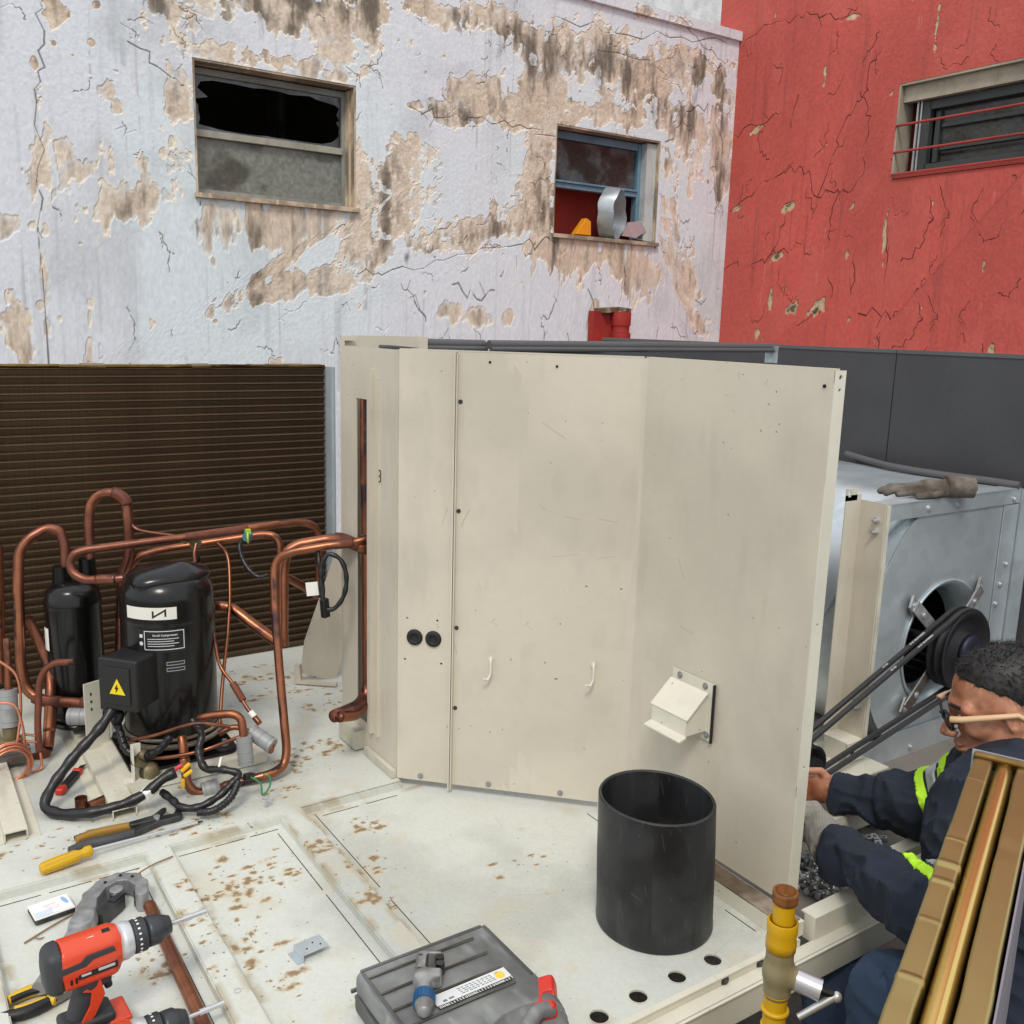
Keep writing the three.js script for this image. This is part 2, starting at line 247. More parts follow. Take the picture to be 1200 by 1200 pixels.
/* ---------- ground and the buildings round the yard ---------- */
const groundTex = dataTex(1024, 1024, (i, j) => { const a = fbp(i / 1024, j / 1024, 6, 4, 6), b = fbp(i / 1024, j / 1024, 120, 9, 2), k = 118 + 50 * (a - .5) + 30 * (b - .5); return [k, k * .97, k * .93]; });
{ const g = new THREE.PlaneGeometry(120, 120); g.rotateX(-Math.PI / 2); structure(mesh('ground', g, new THREE.MeshStandardMaterial({ map: groundTex, roughness: .9 }), null), 'worn grey concrete yard floor'); }
const PEEL=[[1.33,3.22,0.153,0.088],[1.56,3.3,0.207,0.06],[1.96,3.31,0.459,0.112],[2.3,3.28,0.143,0.225],[2.44,3.41,0.102,0.18],[1.91,3.04,0.502,0.058],[1.4,2.82,0.059,0.14],[1.9,2.27,0.444,0.059],[0.77,2.68,0.042,0.098],[0.78,2.54,0.052,0.16],[0.86,2.53,0.092,0.064],[0.94,2.46,0.105,0.072],[1.03,2.36,0.092,0.089],[1.15,2.32,0.089,0.056],[1.27,2.37,0.105,0.081],[1.4,2.49,0.068,0.189],[1.09,2.78,0.053,0.089],[1.1,2.7,0.028,0.048],[0.59,1.98,0.056,0.105],[0.63,1.94,0.049,0.105],[0.88,3.08,0.04,0.071],[0.76,2.87,0.02,0.044],[0.85,2.95,0.035,0.024],[0.59,2.3,0.078,0.028],[0.93,1.92,0.024,0.04],[0.97,1.88,0.032,0.024],[1.25,1.97,0.027,0.036],[1.03,1.66,0.056,0.032],[0.7,1.8,0.063,0.024],[0.67,1.72,0.04,0.056],[1.86,1.76,0.05,0.027],[1.83,1.56,0.07,0.022],[1.95,1.58,0.07,0.025],[2.45,1.75,0.094,0.036],[1.5,1.55,0.022,0.054],[0.75,2.07,0.018,0.101],[0.94,2.02,0.017,0.032],[2.67,2.59,0.144,0.2],[2.5,2.4,0.166,0.112],[2.84,2.41,0.229,0.1],[3.2,2.4,0.289,0.1],[3.51,2.42,0.248,0.121],[3.65,2.69,0.105,0.31],[2.42,2.49,0.077,0.18],[2.95,2.95,0.199,0.055],[3.24,3.04,0.276,0.068],[3.5,3.03,0.197,0.091],[3.18,3.12,0.213,0.05],[2.78,2.95,0.123,0.036],[3.05,3.49,0.26,0.072],[3.32,3.47,0.243,0.09],[3.6,3.43,0.334,0.109],[3.94,3.37,0.318,0.141],[4.22,3.45,0.354,0.176],[4.52,3.4,0.34,0.177],[4.82,3.46,0.288,0.155],[5.17,3.4,0.129,0.249],[3.68,3.15,0.21,0.161],[4.09,3.1,0.467,0.07],[4.85,3.1,0.228,0.221],[4.77,2.93,0.145,0.155],[5.23,3.15,0.12,0.249],[4.78,2.64,0.112,0.241],[4.87,2.43,0.192,0.144],[5.14,2.26,0.12,0.06],[4.14,2.25,0.451,0.061],[4.45,2.22,0.32,0.084],[3.86,2.26,0.209,0.055],[3.2,2.04,0.084,0.028],[2.87,1.89,0.108,0.025],[4.16,2.03,0.045,0.072],[4.72,1.76,0.04,0.072],[3.02,2.05,0.072,0.025],[2.73,1.91,0.066,0.03],[3.44,2.04,0.052,0.02],[3.12,1.77,0.108,0.022],[2.37,1.8,0.044,0.054],[1.89,1.88,0.03,0.027],[4.56,3.76,0.229,0.04],[4,3.53,0.215,0.08]];
const MOULD=[[1.33,3.21,0.124,0.081],[1.82,3.29,0.181,0.112],[2.01,3.24,0.138,0.08],[1.11,2.3,0.101,0.056],[0.81,2.44,0.056,0.08],[2.95,2.94,0.158,0.072],[3.09,2.93,0.12,0.06],[3.17,3.45,0.168,0.09],[3.41,3.42,0.243,0.11],[3.74,3.4,0.263,0.131],[4.08,3.38,0.322,0.12],[4.23,3.39,0.156,0.151],[4.4,3.39,0.227,0.133],[5.08,3.35,0.21,0.241],[5.23,3.1,0.12,0.361],[4.69,3.19,0.322,0.11],[4.25,2.97,0.378,0.044],[3.2,2.39,0.301,0.07],[2.78,2.33,0.221,0.054],[2.59,2.51,0.06,0.18],[2.46,3.41,0.123,0.09],[1.57,2.25,0.27,0.036],[3.71,2.49,0.078,0.15],[2.06,3.38,0.306,0.048],[3.45,2.39,0.181,0.066]];
const WALLCRACK=[[0.8,3.13,0.78,2.91,0.76,2.68,0.76,2.38,0.74,1.87],[0.55,1.8,0.77,1.75,0.8,1.69,1.25,1.68],[0.73,1.82,0.8,1.66,0.78,1.54],[2.72,2.94,2.95,2.91,3.18,2.94,3.43,2.92,3.76,2.91],[3.73,3.61,4.21,3.6,4.8,3.68,5.21,3.72],[4.72,3.79,5.05,3.64,5.22,3.58],[2.4,2.28,2.61,2.27,2.96,2.27,3.45,2.28,3.79,2.28],[2.67,2.18,2.78,2.06,2.84,2.02],[3.02,2.13,3.2,2.09,3.33,2.12],[5.08,3.3,4.85,3.16,4.7,3],[4.07,3.47,4.51,3.49,4.83,3.32],[1.18,3.02,1.38,2.89,1.44,2.86],[1.74,1.66,1.98,1.66],[4.65,1.64,4.87,1.94],[4.08,2.14,4.23,2.01,4.46,1.96]];
const REDCRACK=[[-5.17,3.88,-4.92,3.89,-4.69,3.85,-4.51,3.76,-4.33,3.7,-4.21,3.74],[-5.18,3.44,-4.94,3.41,-4.79,3.41],[-4.96,3.39,-4.93,3.27,-4.84,3.21],[-4.67,3.31,-4.63,3.45],[-4.05,3.45,-4.08,3.28,-4.21,3.21,-4.3,3.06,-4.35,2.97,-4.42,2.82],[-5.18,3.04,-4.95,3.08,-4.76,3.1,-4.57,3.09,-4.46,2.98,-4.43,2.91,-4.24,2.88,-4.14,2.84,-4.05,2.89,-4.07,3.03,-4.04,3.15,-4.13,3.29],[-4.66,2.87,-4.72,2.74,-4.79,2.7],[-4.24,2.87,-4.27,2.72,-4.28,2.64],[-5.2,2.74,-4.91,2.7,-4.72,2.7,-4.5,2.69],[-3.99,2.21,-3.79,2.22,-3.74,2.18,-3.61,2.26,-3.54,2.33],[-3.74,2.16,-3.57,2.14,-3.53,2.05,-3.45,1.98,-3.36,2.05],[-4.2,1.96,-3.97,1.9,-3.78,1.94,-3.57,1.9,-3.38,1.92,-3.17,1.94,-2.92,1.92],[-3.57,2.6,-3.53,2.52,-3.6,2.43,-3.72,2.39],[-4.14,3.42,-4.06,3.5,-4.04,3.57],[-3.13,2.42,-3.09,2.3,-3.09,2.18],[-4.49,2.96,-4.43,2.79],[-4.6,3,-4.66,2.9],[-4.35,2.29,-4.3,2.21,-4.48,2.24],[-4.25,2.4,-4.21,2.27],[-3.86,2.55,-3.82,2.29],[-4.06,2.44,-4.06,2.28],[-5.06,1.96,-4.91,1.9]];
const REDCHIP=[[-3.08,2.39,0.032,0.054],[-3.09,2.18,0.04,0.081],[-3.21,2.07,0.077,0.046],[-3.17,1.95,0.04,0.063],[-3.19,1.83,0.03,0.07],[-3.1,1.77,0.02,0.041],[-3.6,1.75,0.039,0.07],[-4.33,2.25,0.056,0.055],[-4.53,2.38,0.045,0.03],[-3.34,2.17,0.033,0.06],[-4.71,2.68,0.048,0.018],[-4.64,2.91,0.053,0.017],[-4.25,3.69,0.086,0.015],[-4.98,3.4,0.057,0.012],[-3.52,2.03,0.028,0.02],[-4.42,1.99,0.188,0.009],[-3.29,2.1,0.015,0.015],[-5.12,3.04,0.052,0.012],[-4.06,2.19,0.026,0.017],[-4.83,2.32,0.023,0.03],[-4.13,2.73,0.021,0.017],[-3.9,3.2,0.018,0.015],[-4.55,1.67,0.03,0.03],[-4.73,1.69,0.015,0.048],[-3.85,2.47,0.012,0.066],[-3.64,3.48,0.011,0.1],[-4.73,2.47,0.016,0.055],[-4.12,2.44,0.013,0.03],[-4.42,3.48,0.011,0.044]];
const PRINTS=[[0.561,-1.788,0.088,26],[0.517,-1.708,0.057,16],[0.453,-1.747,0.042,12],[0.6,-1.746,0.054,16],[0.499,-1.576,0.054,10],[0.437,-1.556,0.032,6],[0.937,-2.804,0.096,26],[1.026,-2.67,0.093,30],[1.041,-2.505,0.089,22],[0.918,-2.613,0.07,14],[0.829,-1.829,0.041,16],[0.707,-1.757,0.035,8],[0.771,-1.68,0.046,14],[0.735,-1.543,0.037,12],[0.908,-2.216,0.071,18],[0.823,-2.151,0.06,12],[0.731,-2.025,0.056,12],[0.554,-1.971,0.063,10],[0.464,-1.983,0.062,8],[0.266,-2.081,0.072,8],[0.304,-1.583,0.046,12],[0.334,-1.591,0.039,9],[0.805,-2.162,0.05,8],[0.435,-1.476,0.041,6],[0.54,-2.163,0.067,8],[0.49,-1.416,0.043,6],[0.44,-1.643,0.047,8],[0.19,-2.068,0.084,8],[1.048,-1.513,0.066,7]];
const WX0 = -1.6, WX1 = 5.35, WY0 = 1.15, WY1 = 3.81, WZ = -5.2;
// --- pale blue peeling wall
{
  const w = 2048, h = 784, W = WX1 - WX0, H = WY1 - WY0, r = rng(5);
  const peel = new Field(w, h, WX0, WY0, W, H), mould = new Field(w, h, WX0, WY0, W, H), crack = new Field(w, h, WX0, WY0, W, H), flake = new Field(w, h, WX0, WY0, W, H);
  for (const b of PEEL) peel.blob(b[0], b[1], b[2] * 1.12, b[3] * 1.12);
  for (let i = 0; i < 16; i++) peel.blob(WX0 + r() * 2, WY0 + r() * H, .04 + r() * .12, .03 + r() * .1);
  for (const b of MOULD) mould.blob(b[0], b[1], b[2] * 1.25, b[3] * 1.35);
  for (let i = 0; i < 130; i++) { const x = WX0 + r() * W, y = WY0 + r() * H, s = .006 + r() * r() * .03; flake.blob(x, y, s * (.6 + r()), s); }
  for (const c of WALLCRACK) crack.crack(c, .003, r, .03);
  for (let i = 0; i < 300; i++) { const x = WX0 + r() * W, y = WY0 + r() * H, l = .03 + r() * .12, a = r() < .5 ? 1.57 + (r() - .5) * .9 : (r() - .5) * .9; crack.crack([x, y, x + Math.cos(a) * l * .5, y + Math.sin(a) * l * .5, x + Math.cos(a + .5) * l, y + Math.sin(a + .5) * l], .0021, r, .012); }
  const peelV = new Float32Array(w * h), pv = (i, j) => peelV[j * w + i];
  for (let j = 0; j < h; j++) for (let i = 0; i < w; i++) {
    const x = i / w * W, y = j / h * H, k = j * w + i;
    const nA = fb(x * 5 + 3, y * 5, 1, 5) - .5, nB = fb(x * 22, y * 16, 7, 4) - .5, f = flake.a[k] > -1 ? flake.a[k] + nB * 1.4 - .25 : -9;
    peelV[k] = Math.max(peel.a[k] + nA * 2.1 + nB * 1.9 - .06, f);
  }
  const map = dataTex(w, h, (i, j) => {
    const x = i / w * W, y = j / h * H, k = j * w + i, p = peelV[k], ck = crack.a[k];
    const grain = fb(x * 90, y * 90, 3, 3) - .5, broad = fb(x * 1.3, y * 1.1, 21, 4), streak = fb(x * 34, y * 2.2, 31, 4), stain = fb(x * 3, y * 3, 41, 5);
    // pale blue paint, lilac patches lower down; lilac cast of light painted in rightwards
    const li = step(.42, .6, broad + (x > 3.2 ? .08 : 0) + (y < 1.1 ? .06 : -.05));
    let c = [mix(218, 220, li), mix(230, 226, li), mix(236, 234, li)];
    let d = 1 + grain * .1 - .05 * step(.6, .85, streak) - .07 * step(.55, .8, stain);
    c = c.map(v => v * d);
    if (p > -.16) { // thin chalky undercoat along the torn edge
      const u = step(-.16, .02, p) * (fb(x * 14, y * 14, 51, 3) > .47 ? 1 : .25); c = [mix(c[0], 236, u), mix(c[1], 230, u), mix(c[2], 218, u)];
    }
    if (p > -.06) { // bare lime plaster, in places still under a thin wash of paint
      const t = fb(x * 7, y * 7, 61, 5), s = fb(x * 28, y * 9, 71, 4); let q = [mix(228, 192, t), mix(215, 174, t), mix(198, 153, t)];
      const g = 1 + (grain * .26) - .2 * step(.5, .75, s); q = q.map(v => v * g);
      const so = step(.25, .62, fb(x * 2.6, y * 2.6, 151, 3)), e = step(.06 - so * .12, .12 + so * .5, p) * (1 - .2 * so); c = [mix(c[0], q[0], e), mix(c[1], q[1], e), mix(c[2], q[2], e)];
    }
    const mo = mould.a[k] + (fb(x * 13, y * 3, 81, 5) - .5) * 3.6 + (fb(x * 50, y * 18, 91, 3) - .5) * 1.2 + (p > .06 ? .05 : -.7);
    if (mo > .1) { const e = step(.1, 1.5, mo) * .8; c = [mix(c[0], 92, e), mix(c[1], 84, e), mix(c[2], 74, e)]; }
    const drip = fb(x * 40, y * 1.2, 101, 4); if (drip > .68 && p < .06 && stain > .5) { const e = step(.68, .84, drip) * .3; c = [mix(c[0], 130, e), mix(c[1], 124, e), mix(c[2], 124, e)]; }
    if (ck > 0 && fb(x * 9, y * 9, 111, 2) > .36) { const e = cl01(ck * 1.8) * .62; c = [mix(c[0], 70, e), mix(c[1], 62, e), mix(c[2], 56, e)]; }
    return c;
  }, true, false);
  const bump = dataTex(w, h, (i, j) => {
    const x = i / w * W, y = j / h * H, k = j * w + i, p = peelV[k];
    let b = .72 + .1 * (fb(x * 8, y * 8, 121, 4) - .5) + .12 * (fb(x * 60, y * 60, 131, 3) - .5);
    const curl = step(-.22, -.02, p) * (1 - step(-.02, .08, p)); b += .03 * curl; b -= .26 * step(-.02, .1, p);
    if (p > .06) b += .3 * (fb(x * 40, y * 40, 141, 4) - .5);
    b -= .3 * cl01(crack.a[k] * 1.6); return b;
  }, false, false);
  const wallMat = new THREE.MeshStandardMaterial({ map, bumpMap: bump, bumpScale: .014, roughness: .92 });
  const wall = thing('plaster_wall', 'tall pale blue plaster wall with peeling paint and two windows', 'wall', [0, 0, WZ]);
  const W1 = [1.488, 2.341, 2.386, 3.004], W2 = [3.768, 2.307, 4.66, 2.992], TH = .2;
  const face = ext(rect(WX0, 0, WX1 + .3, WY1 - .06), TH, 0, [rect(...[W1[0], W1[1], W1[2], W1[3]]).reverse(), rect(W2[0], W2[1], W2[2], W2[3]).reverse()]);
  face.translate(0, 0, -TH);
  { const p = face.attributes.position, uv = face.attributes.uv; for (let i = 0; i < p.count; i++) uv.setXY(i, (p.getX(i) - WX0) / W, Math.max(.002, (p.getY(i) - WY0) / H)); }
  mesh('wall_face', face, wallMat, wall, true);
  const coping = ext(rect(WX0, WY1 - .06, WX1 + .3, WY1), .27, 0); coping.translate(0, 0, -TH - .045);
  { const p = coping.attributes.position, uv = coping.attributes.uv; for (let i = 0; i < p.count; i++) uv.setXY(i, (p.getX(i) - WX0) / W, (p.getY(i) - WY0 - .002) / H); }
  mesh('coping', coping, wallMat, wall, true);
  const plaster = new THREE.MeshStandardMaterial({ color: srgb(226, 208, 186), map: rubMap, roughness: .95, bumpMap: PA.bump, bumpScale: .006 });
  const room = painted(srgb(170, 164, 152), .9, PB), redReflection = painted(srgb(170, 60, 50), .8, PB);
  mesh('room_shell', [bx(WX1 - WX0 + .2, .1, 3, (WX0 + WX1) / 2, 1.2, -1.75), bx(WX1 - WX0 + .2, .1, 3, (WX0 + WX1) / 2, 3.66, -1.75), bx(WX1 - WX0, 2.4, .1, (WX0 + WX1) / 2, 2.43, -3.2), bx(.1, 2.36, 2.9, WX0 + .05, 2.43, -1.7), bx(.1, 2.36, 2.9, WX1 - .05, 2.43, -1.7), bx(.1, 2.36, 2.9, 3.1, 2.43, -1.7)], room, wall);
  mesh('red_reflection_panel', bx(1.9, 2.3, .06, 4.2, 2.43, -.34), redReflection, wall);  // red sheet standing in for the red wall reflected in the right window
  const glassGrey = new THREE.MeshPhysicalMaterial({ color: srgb(168, 172, 160), roughness: .32, map: greaseMap, transmission: .12, thickness: 0, side: THREE.DoubleSide });
  const glassDark = new THREE.MeshPhysicalMaterial({ color: srgb(112, 120, 126), roughness: .2, map: greaseMap, transmission: .08, thickness: 0, side: THREE.DoubleSide });
  const frameGrey = painted(srgb(150, 154, 152), .7), frameBlue = painted(srgb(112, 146, 170), .6);
  const reveal = ([a, b, c, d], parent) => { const t = .012, D = .17; return mesh('reveal', [bx(t, d - b - 2 * t, D, a + t / 2 - .001, (b + d) / 2, -D / 2 - .003), bx(t, d - b - 2 * t, D, c - t / 2 + .001, (b + d) / 2, -D / 2 - .003), bx(c - a + .002, t, D, (a + c) / 2, d - t / 2 + .001, -D / 2 - .003), bx(c - a + .02, t + .012, D + .03, (a + c) / 2, b + t / 2 - .008, -D / 2 + .012)], plaster, parent); };
  { // left window: upper pane smashed out, lower pane dirty
    const win = sub('window', wall), [a, b, c, d] = W1, z = -.12; win.userData.label = 'window with its upper pane smashed out';
    reveal(W1, win);
    const A = a + .014, B = b + .02, C = c - .075, Dd = d - .02, my = b + .322;
    mesh('frame', [bx(.02, Dd - B, .04, A + .01, (B + Dd) / 2, z), bx(.02, Dd - B, .04, C + .04, (B + Dd) / 2, z), bx(C + .03 - A - .02, .03, .04, (A + C + .05) / 2, Dd - .015, z), bx(C + .03 - A - .02, .022, .04, (A + C + .05) / 2, B + .011, z)], frameGrey, win);
    mesh('meeting_rail', bx(C + .03 - A - .02, .034, .055, (A + C + .05) / 2, my, z + .004), painted(srgb(168, 166, 156), .8), win);
    mesh('jamb_board', bx(.045, Dd - B, .08, C + .073, (B + Dd) / 2, z + .03), plaster, win);
    const L = A + .02, R = C + .03, y0 = my + .017, y1 = Dd - .03, rr = rng(77), hole = [];
    for (let i = 0; i < 34; i++) { const t = (i + (rr() - .5) * .7) / 34 * 2 * Math.PI, cx = Math.cos(t), sy = Math.sin(t), q = 1 / Math.max(Math.abs(cx) ** 9 + Math.abs(sy) ** 9, 1e-3) ** (1 / 9); const k = 1 - .05 * rr() - (i % 5 === 0 ? .07 * rr() : 0) - (i === 15 ? .1 : 0) - (i > 4 && i < 9 ? .06 * rr() : 0); hole.push([mix(L, R, .5 + .5 * cx * q * k * .99), mix(y0, y1, .5 + .5 * sy * q * k * .95 - (sy > 0 ? .035 : -.01))]); }
    const shards = ext(rect(L, y0, R, y1), .004, 0, [hole.reverse()]); shards.translate(0, 0, z); mesh('broken_pane', shards, glassDark, win);
    mesh('lower_pane', bx(R - L, my - .017 - B - .022, .005, (L + R) / 2, (my - .017 + B + .022) / 2, z), glassGrey, win);
    mesh('blind', bx(R - L + .2, .6, .02, (L + R) / 2, my - .36, z - .09), painted(srgb(150, 150, 136), .9), win);
  }
  { // right window: blue frame, upper pane whole, lower half open
    const win = sub('window', wall), [a, b, c, d] = W2, z = -.11; win.userData.label = 'blue framed window with its lower half open';
    reveal(W2, win);
    const A = a + .014, B = b + .02, C = c - .15, Dd = d - .02, my = 2.637;
    mesh('frame', [bx(.018, Dd - B, .04, A + .009, (B + Dd) / 2, z), bx(.03, Dd - B, .05, C + .04, (B + Dd) / 2, z), bx(C + .025 - A - .018, .045, .04, (A + C + .043) / 2, Dd - .0225, z)], frameBlue, win);
    mesh('meeting_rail', [bx(C + .025 - A - .018, .03, .05, (A + C + .043) / 2, my, z), bx(C + .025 - A - .018, .012, .05, (A + C + .043) / 2, my + .024, z + .012)], frameBlue, win);
    mesh('upper_pane', bx(C + .02 - A - .02, Dd - .05 - my - .03, .005, (A + C + .04) / 2, (Dd - .05 + my + .03) / 2, z), glassDark, win);
    mesh('blind', bx(C - A + .1, Dd - my + .0, .02, (A + C) / 2, (Dd + my) / 2 + .04, z - .08), painted(srgb(74, 80, 86), .9, PB), win);
    mesh('jamb_board', bx(.1, Dd - B, .1, C + .106, (B + Dd) / 2, z + .03), painted(srgb(196, 204, 208), .8), win);
  }
}
{ // what lies on the sill of the right window
  const o = thing('duct_elbow', 'bent piece of galvanised duct on the sill of the blue framed window', 'duct', [4.27, 2.329, -5.27]);
  const ring = lathe([[.15, -.055], [.153, -.055], [.156, 0], [.153, .055], [.15, .055], [.151, 0], [.15, -.055]], 40); { const p = ring.attributes.position; for (let i = 0; i < p.count; i++) { const a = Math.atan2(p.getZ(i), p.getX(i)), k = 1 + .09 * Math.sin(a * 2 + .6) + .05 * n2(a * 3 + 9, p.getY(i) * 14); p.setX(i, p.getX(i) * k); p.setZ(i, p.getZ(i) * k * .97); p.setY(i, p.getY(i) + .02 * (n2(a * 2.4 + 3, 5) - .5)); } ring.computeVertexNormals(); }
  mesh('curved_strip', T(ring, .03, .158, .02, 0, -1.0, Math.PI / 2 - .12), M.zinc, o); mesh('inner_plate', T(ext([[-.1, 0], [.1, 0], [.13, .15], [.05, .2], [-.06, .12]], .004), .08, 0, -.05, -.2, .4, 0), M.zinc, o);
  const q = thing('metal_offcut', 'folded bright sheet metal offcut beside the duct on the window sill', 'metal sheet', [4.46, 2.329, -5.2]);
  mesh('fold', [T(ext([[-.12, 0], [.02, 0], [.13, .06], [.1, .13], [-.05, .1]], .003), 0, .01, 0, -.25, .1, 0), T(ext([[-.12, 0], [.12, 0], [.1, .07], [-.1, .06]], .003), 0, .006, .001, -1.35, .1, 0)], M.zinc, q);
  const y = thing('orange_wedge', 'small orange plastic wedge lying on the window sill', 'wedge', [4.05, 2.33, -5.29]);
  mesh('wedge_body', T(ext([[-.06, 0], [.06, 0], [.055, .085], [.02, .1]], .05, .004), 0, .004, 0), plain(srgb(232, 150, 24), .5), y);
}
{ // red painted drain socket on the blue wall
  const o = thing('drain_pipe', 'short red drain pipe socket on a red painted patch of the pale blue wall', 'pipe', [4.24, 0, WZ + .01]);
  const red = painted(srgb(168, 46, 40), .7); mesh('painted_block', [bx(.25, 1.83, .06, -.03, .92, .03)], red, o);
  mesh('socket', [T(lathe([[0, 0], [.058, 0], [.058, 1.62], [.068, 1.625], [.068, 1.69], [.058, 1.7], [.058, 1.74], [.066, 1.745], [.066, 1.83], [.05, 1.835], [.05, 1.7], [0, 1.7]], 24), .05, 0, .1)], red, o);
  mesh('mortar_cap', [bx(.12, .03, .11, -.04, 1.845, .05, 0, .2, .1), bx(.08, .025, .07, .08, 1.85, .09, .1, .4, -.1)], new THREE.MeshStandardMaterial({ color: srgb(214, 200, 178), roughness: .95, map: greaseMap }), o);
}
// --- red wall
{
  const Z0 = -5.2, Z1 = -1.2, Y0 = 1.15, Y1 = 4.6, w = 1408, h = 1216, W = Z1 - Z0, H = Y1 - Y0, r = rng(9);
  const crack = new Field(w, h, Z0, Y0, W, H), chip = new Field(w, h, Z0, Y0, W, H), line = new Field(w, h, Z0, Y0, W, H);
  for (const c of REDCRACK) crack.crack(c, .0028, r, .03);
  for (let i = 0; i < 110; i++) { const x = Z0 + r() * W, y = Y0 + r() * H, l = .05 + r() * .16, a = r() * 6.28; crack.crack([x, y, x + Math.cos(a) * l * .5, y + Math.sin(a) * l * .5, x + Math.cos(a + .7) * l, y + Math.sin(a + .7) * l], .002, r, .02); }
  for (const b of REDCHIP) chip.blob(b[0], b[1], b[2] * 1.1, b[3] * 1.1);
  for (let i = 0; i < 80; i++) chip.blob(Z0 + r() * W, Y0 + r() * H, .003 + r() * .007, .004 + r() * .016);
  for (let i = 0; i < 60; i++) { const x = Z0 + r() * W, y = Y0 + r() * H; line.line(x, y, x + (r() - .5) * .01, y - .05 - r() * .2, .002 + r() * .002); }
  const cv = (k, x, y) => chip.a[k] > -1.2 ? chip.a[k] + (fb(x * 30, y * 26, 3, 4) - .5) * 2.2 - .1 : -9;
  const map = dataTex(w, h, (i, j) => {
    const x = i / w * W, y = j / h * H, k = j * w + i, p = cv(k, x, y), g = fb(x * 80, y * 80, 5, 3) - .5, br = fb(x * 1.6, y * 1.2, 15, 5), st = fb(x * 22, y * 1.3, 25, 4), sc = fb(x * 5, y * 5, 35, 5);
    let c = [196, 88, 78]; const d = 1 + g * .16 + .22 * (br - .5); c = c.map(v => v * d);
    const fade = step(.5, .72, sc) * .22; c = [mix(c[0], 212, fade), mix(c[1], 116, fade), mix(c[2], 104, fade)];
    const soot = step(.6, .85, st) * .35; c = [mix(c[0], 130, soot), mix(c[1], 66, soot), mix(c[2], 62, soot)];
    const ln = cl01(line.a[k]) * (fb(x * 20, y * 20, 45, 2) > .5 ? .5 : .1); c = [mix(c[0], 224, ln), mix(c[1], 180, ln), mix(c[2], 164, ln)];
    if (crack.a[k] > 0 && fb(x * 7, y * 7, 55, 2) > .3) { const e = cl01(crack.a[k] * 1.7) * .85; c = [mix(c[0], 86, e), mix(c[1], 34, e), mix(c[2], 32, e)]; }
    if (p > 0) { const e = step(0, .14, p), t = fb(x * 24, y * 24, 65, 4), q = [mix(226, 150, t), mix(206, 128, t), mix(172, 98, t)]; c = [mix(c[0], q[0], e), mix(c[1], q[1], e), mix(c[2], q[2], e)]; if (p > .5 && t > .52) c = c.map(v => v * .6); }
    return c;
  }, true, false);
  const bump = dataTex(w, h, (i, j) => { const x = i / w * W, y = j / h * H, k = j * w + i, p = cv(k, x, y); return .7 + .14 * (fb(x * 6, y * 6, 75, 4) - .5) + .1 * (fb(x * 70, y * 70, 85, 3) - .5) - .3 * step(-.05, .1, p) - .35 * cl01(crack.a[k] * 1.5) + (crack.a[k] > -.9 ? .07 * cl01(crack.a[k] + .9) : 0) + (p > .05 ? .2 * (fb(x * 40, y * 40, 95, 3) - .5) : 0); }, false, false);
  const mat = new THREE.MeshStandardMaterial({ map, bumpMap: bump, bumpScale: .02, roughness: .85 });
  const wall = thing('red_wall', 'red painted wall with long cracks and a barred window', 'wall', [5.35, 0, 0]);
  // local outline in (-z, y)
  const ww = [-3.85, 2.672, -2.98, 3.226], s = ext(rect(Z0 - .2, 0, Z1, Y1), .25, 0, [rect(...ww).reverse()]);
  { const p = s.attributes.position, uv = s.attributes.uv; for (let i = 0; i < p.count; i++) uv.setXY(i, (p.getX(i) - Z0) / W, Math.max(.002, (p.getY(i) - Y0) / H)); }
  s.rotateY(-Math.PI / 2); s.translate(.25, 0, 0); // shape x -> world z
  mesh('wall_face', s, mat, wall, true);
  const win = sub('window', wall), [a, b, c, d] = ww, stone = painted(srgb(176, 168, 152), .9), gf = painted(srgb(62, 68, 70), .5, PB), al = plain(srgb(190, 194, 196), .35, .6);
  mesh('reveal', [bx(.14, d - b, .014, .072, (b + d) / 2, a + .006), bx(.14, d - b, .014, .072, (b + d) / 2, c - .006), bx(.14, .014, c - a - .028, .072, d - .006, (a + c) / 2)], stone, win);
  mesh('lintel_board', bx(.05, .09, c - a - .03, .06, d - .06, (a + c) / 2), stone, win);
  mesh('sill', bx(.16, .02, c - a - .028, .07, b + .012, (a + c) / 2), painted(srgb(150, 54, 48), .8), win);
  mesh('track', [bx(.03, d - b - .14, .012, .09, (b + d) / 2 - .03, a + .09), bx(.03, d - b - .14, .01, .09, (b + d) / 2 - .03, a + .115)], al, win);
  const Z = a + .15, y0 = b + .03, y1 = d - .11;
  mesh('sash_frame', [bx(.04, y1 - y0, .05, .1, (y0 + y1) / 2, Z), bx(.04, .05, c - Z - .04, .1, y0 + .025, (Z + c) / 2), bx(.04, .05, c - Z - .04, .1, y1 - .025, (Z + c) / 2)], gf, win);
  mesh('inner_frame', [bx(.03, y1 - y0 - .12, .03, .125, (y0 + y1) / 2, Z + .06), bx(.03, .02, c - Z - .1, .125, (y0 + y1) / 2 - .07, (Z + c) / 2 + .04), bx(.03, .02, c - Z - .1, .125, (y0 + y1) / 2 + .06, (Z + c) / 2 + .04)], gf, win);
  mesh('pane', bx(.006, y1 - y0 - .06, c - Z - .06, .135, (y0 + y1) / 2, (Z + c) / 2 + .02), new THREE.MeshPhysicalMaterial({ color: srgb(120, 124, 120), map: greaseMap, roughness: .12, transmission: .5, thickness: 0, side: THREE.DoubleSide }), win);
  mesh('room_back', bx(.02, d - b + .3, c - a + .3, 2.6, (b + d) / 2, (a + c) / 2), painted(srgb(170, 168, 160), .9, PB), win);
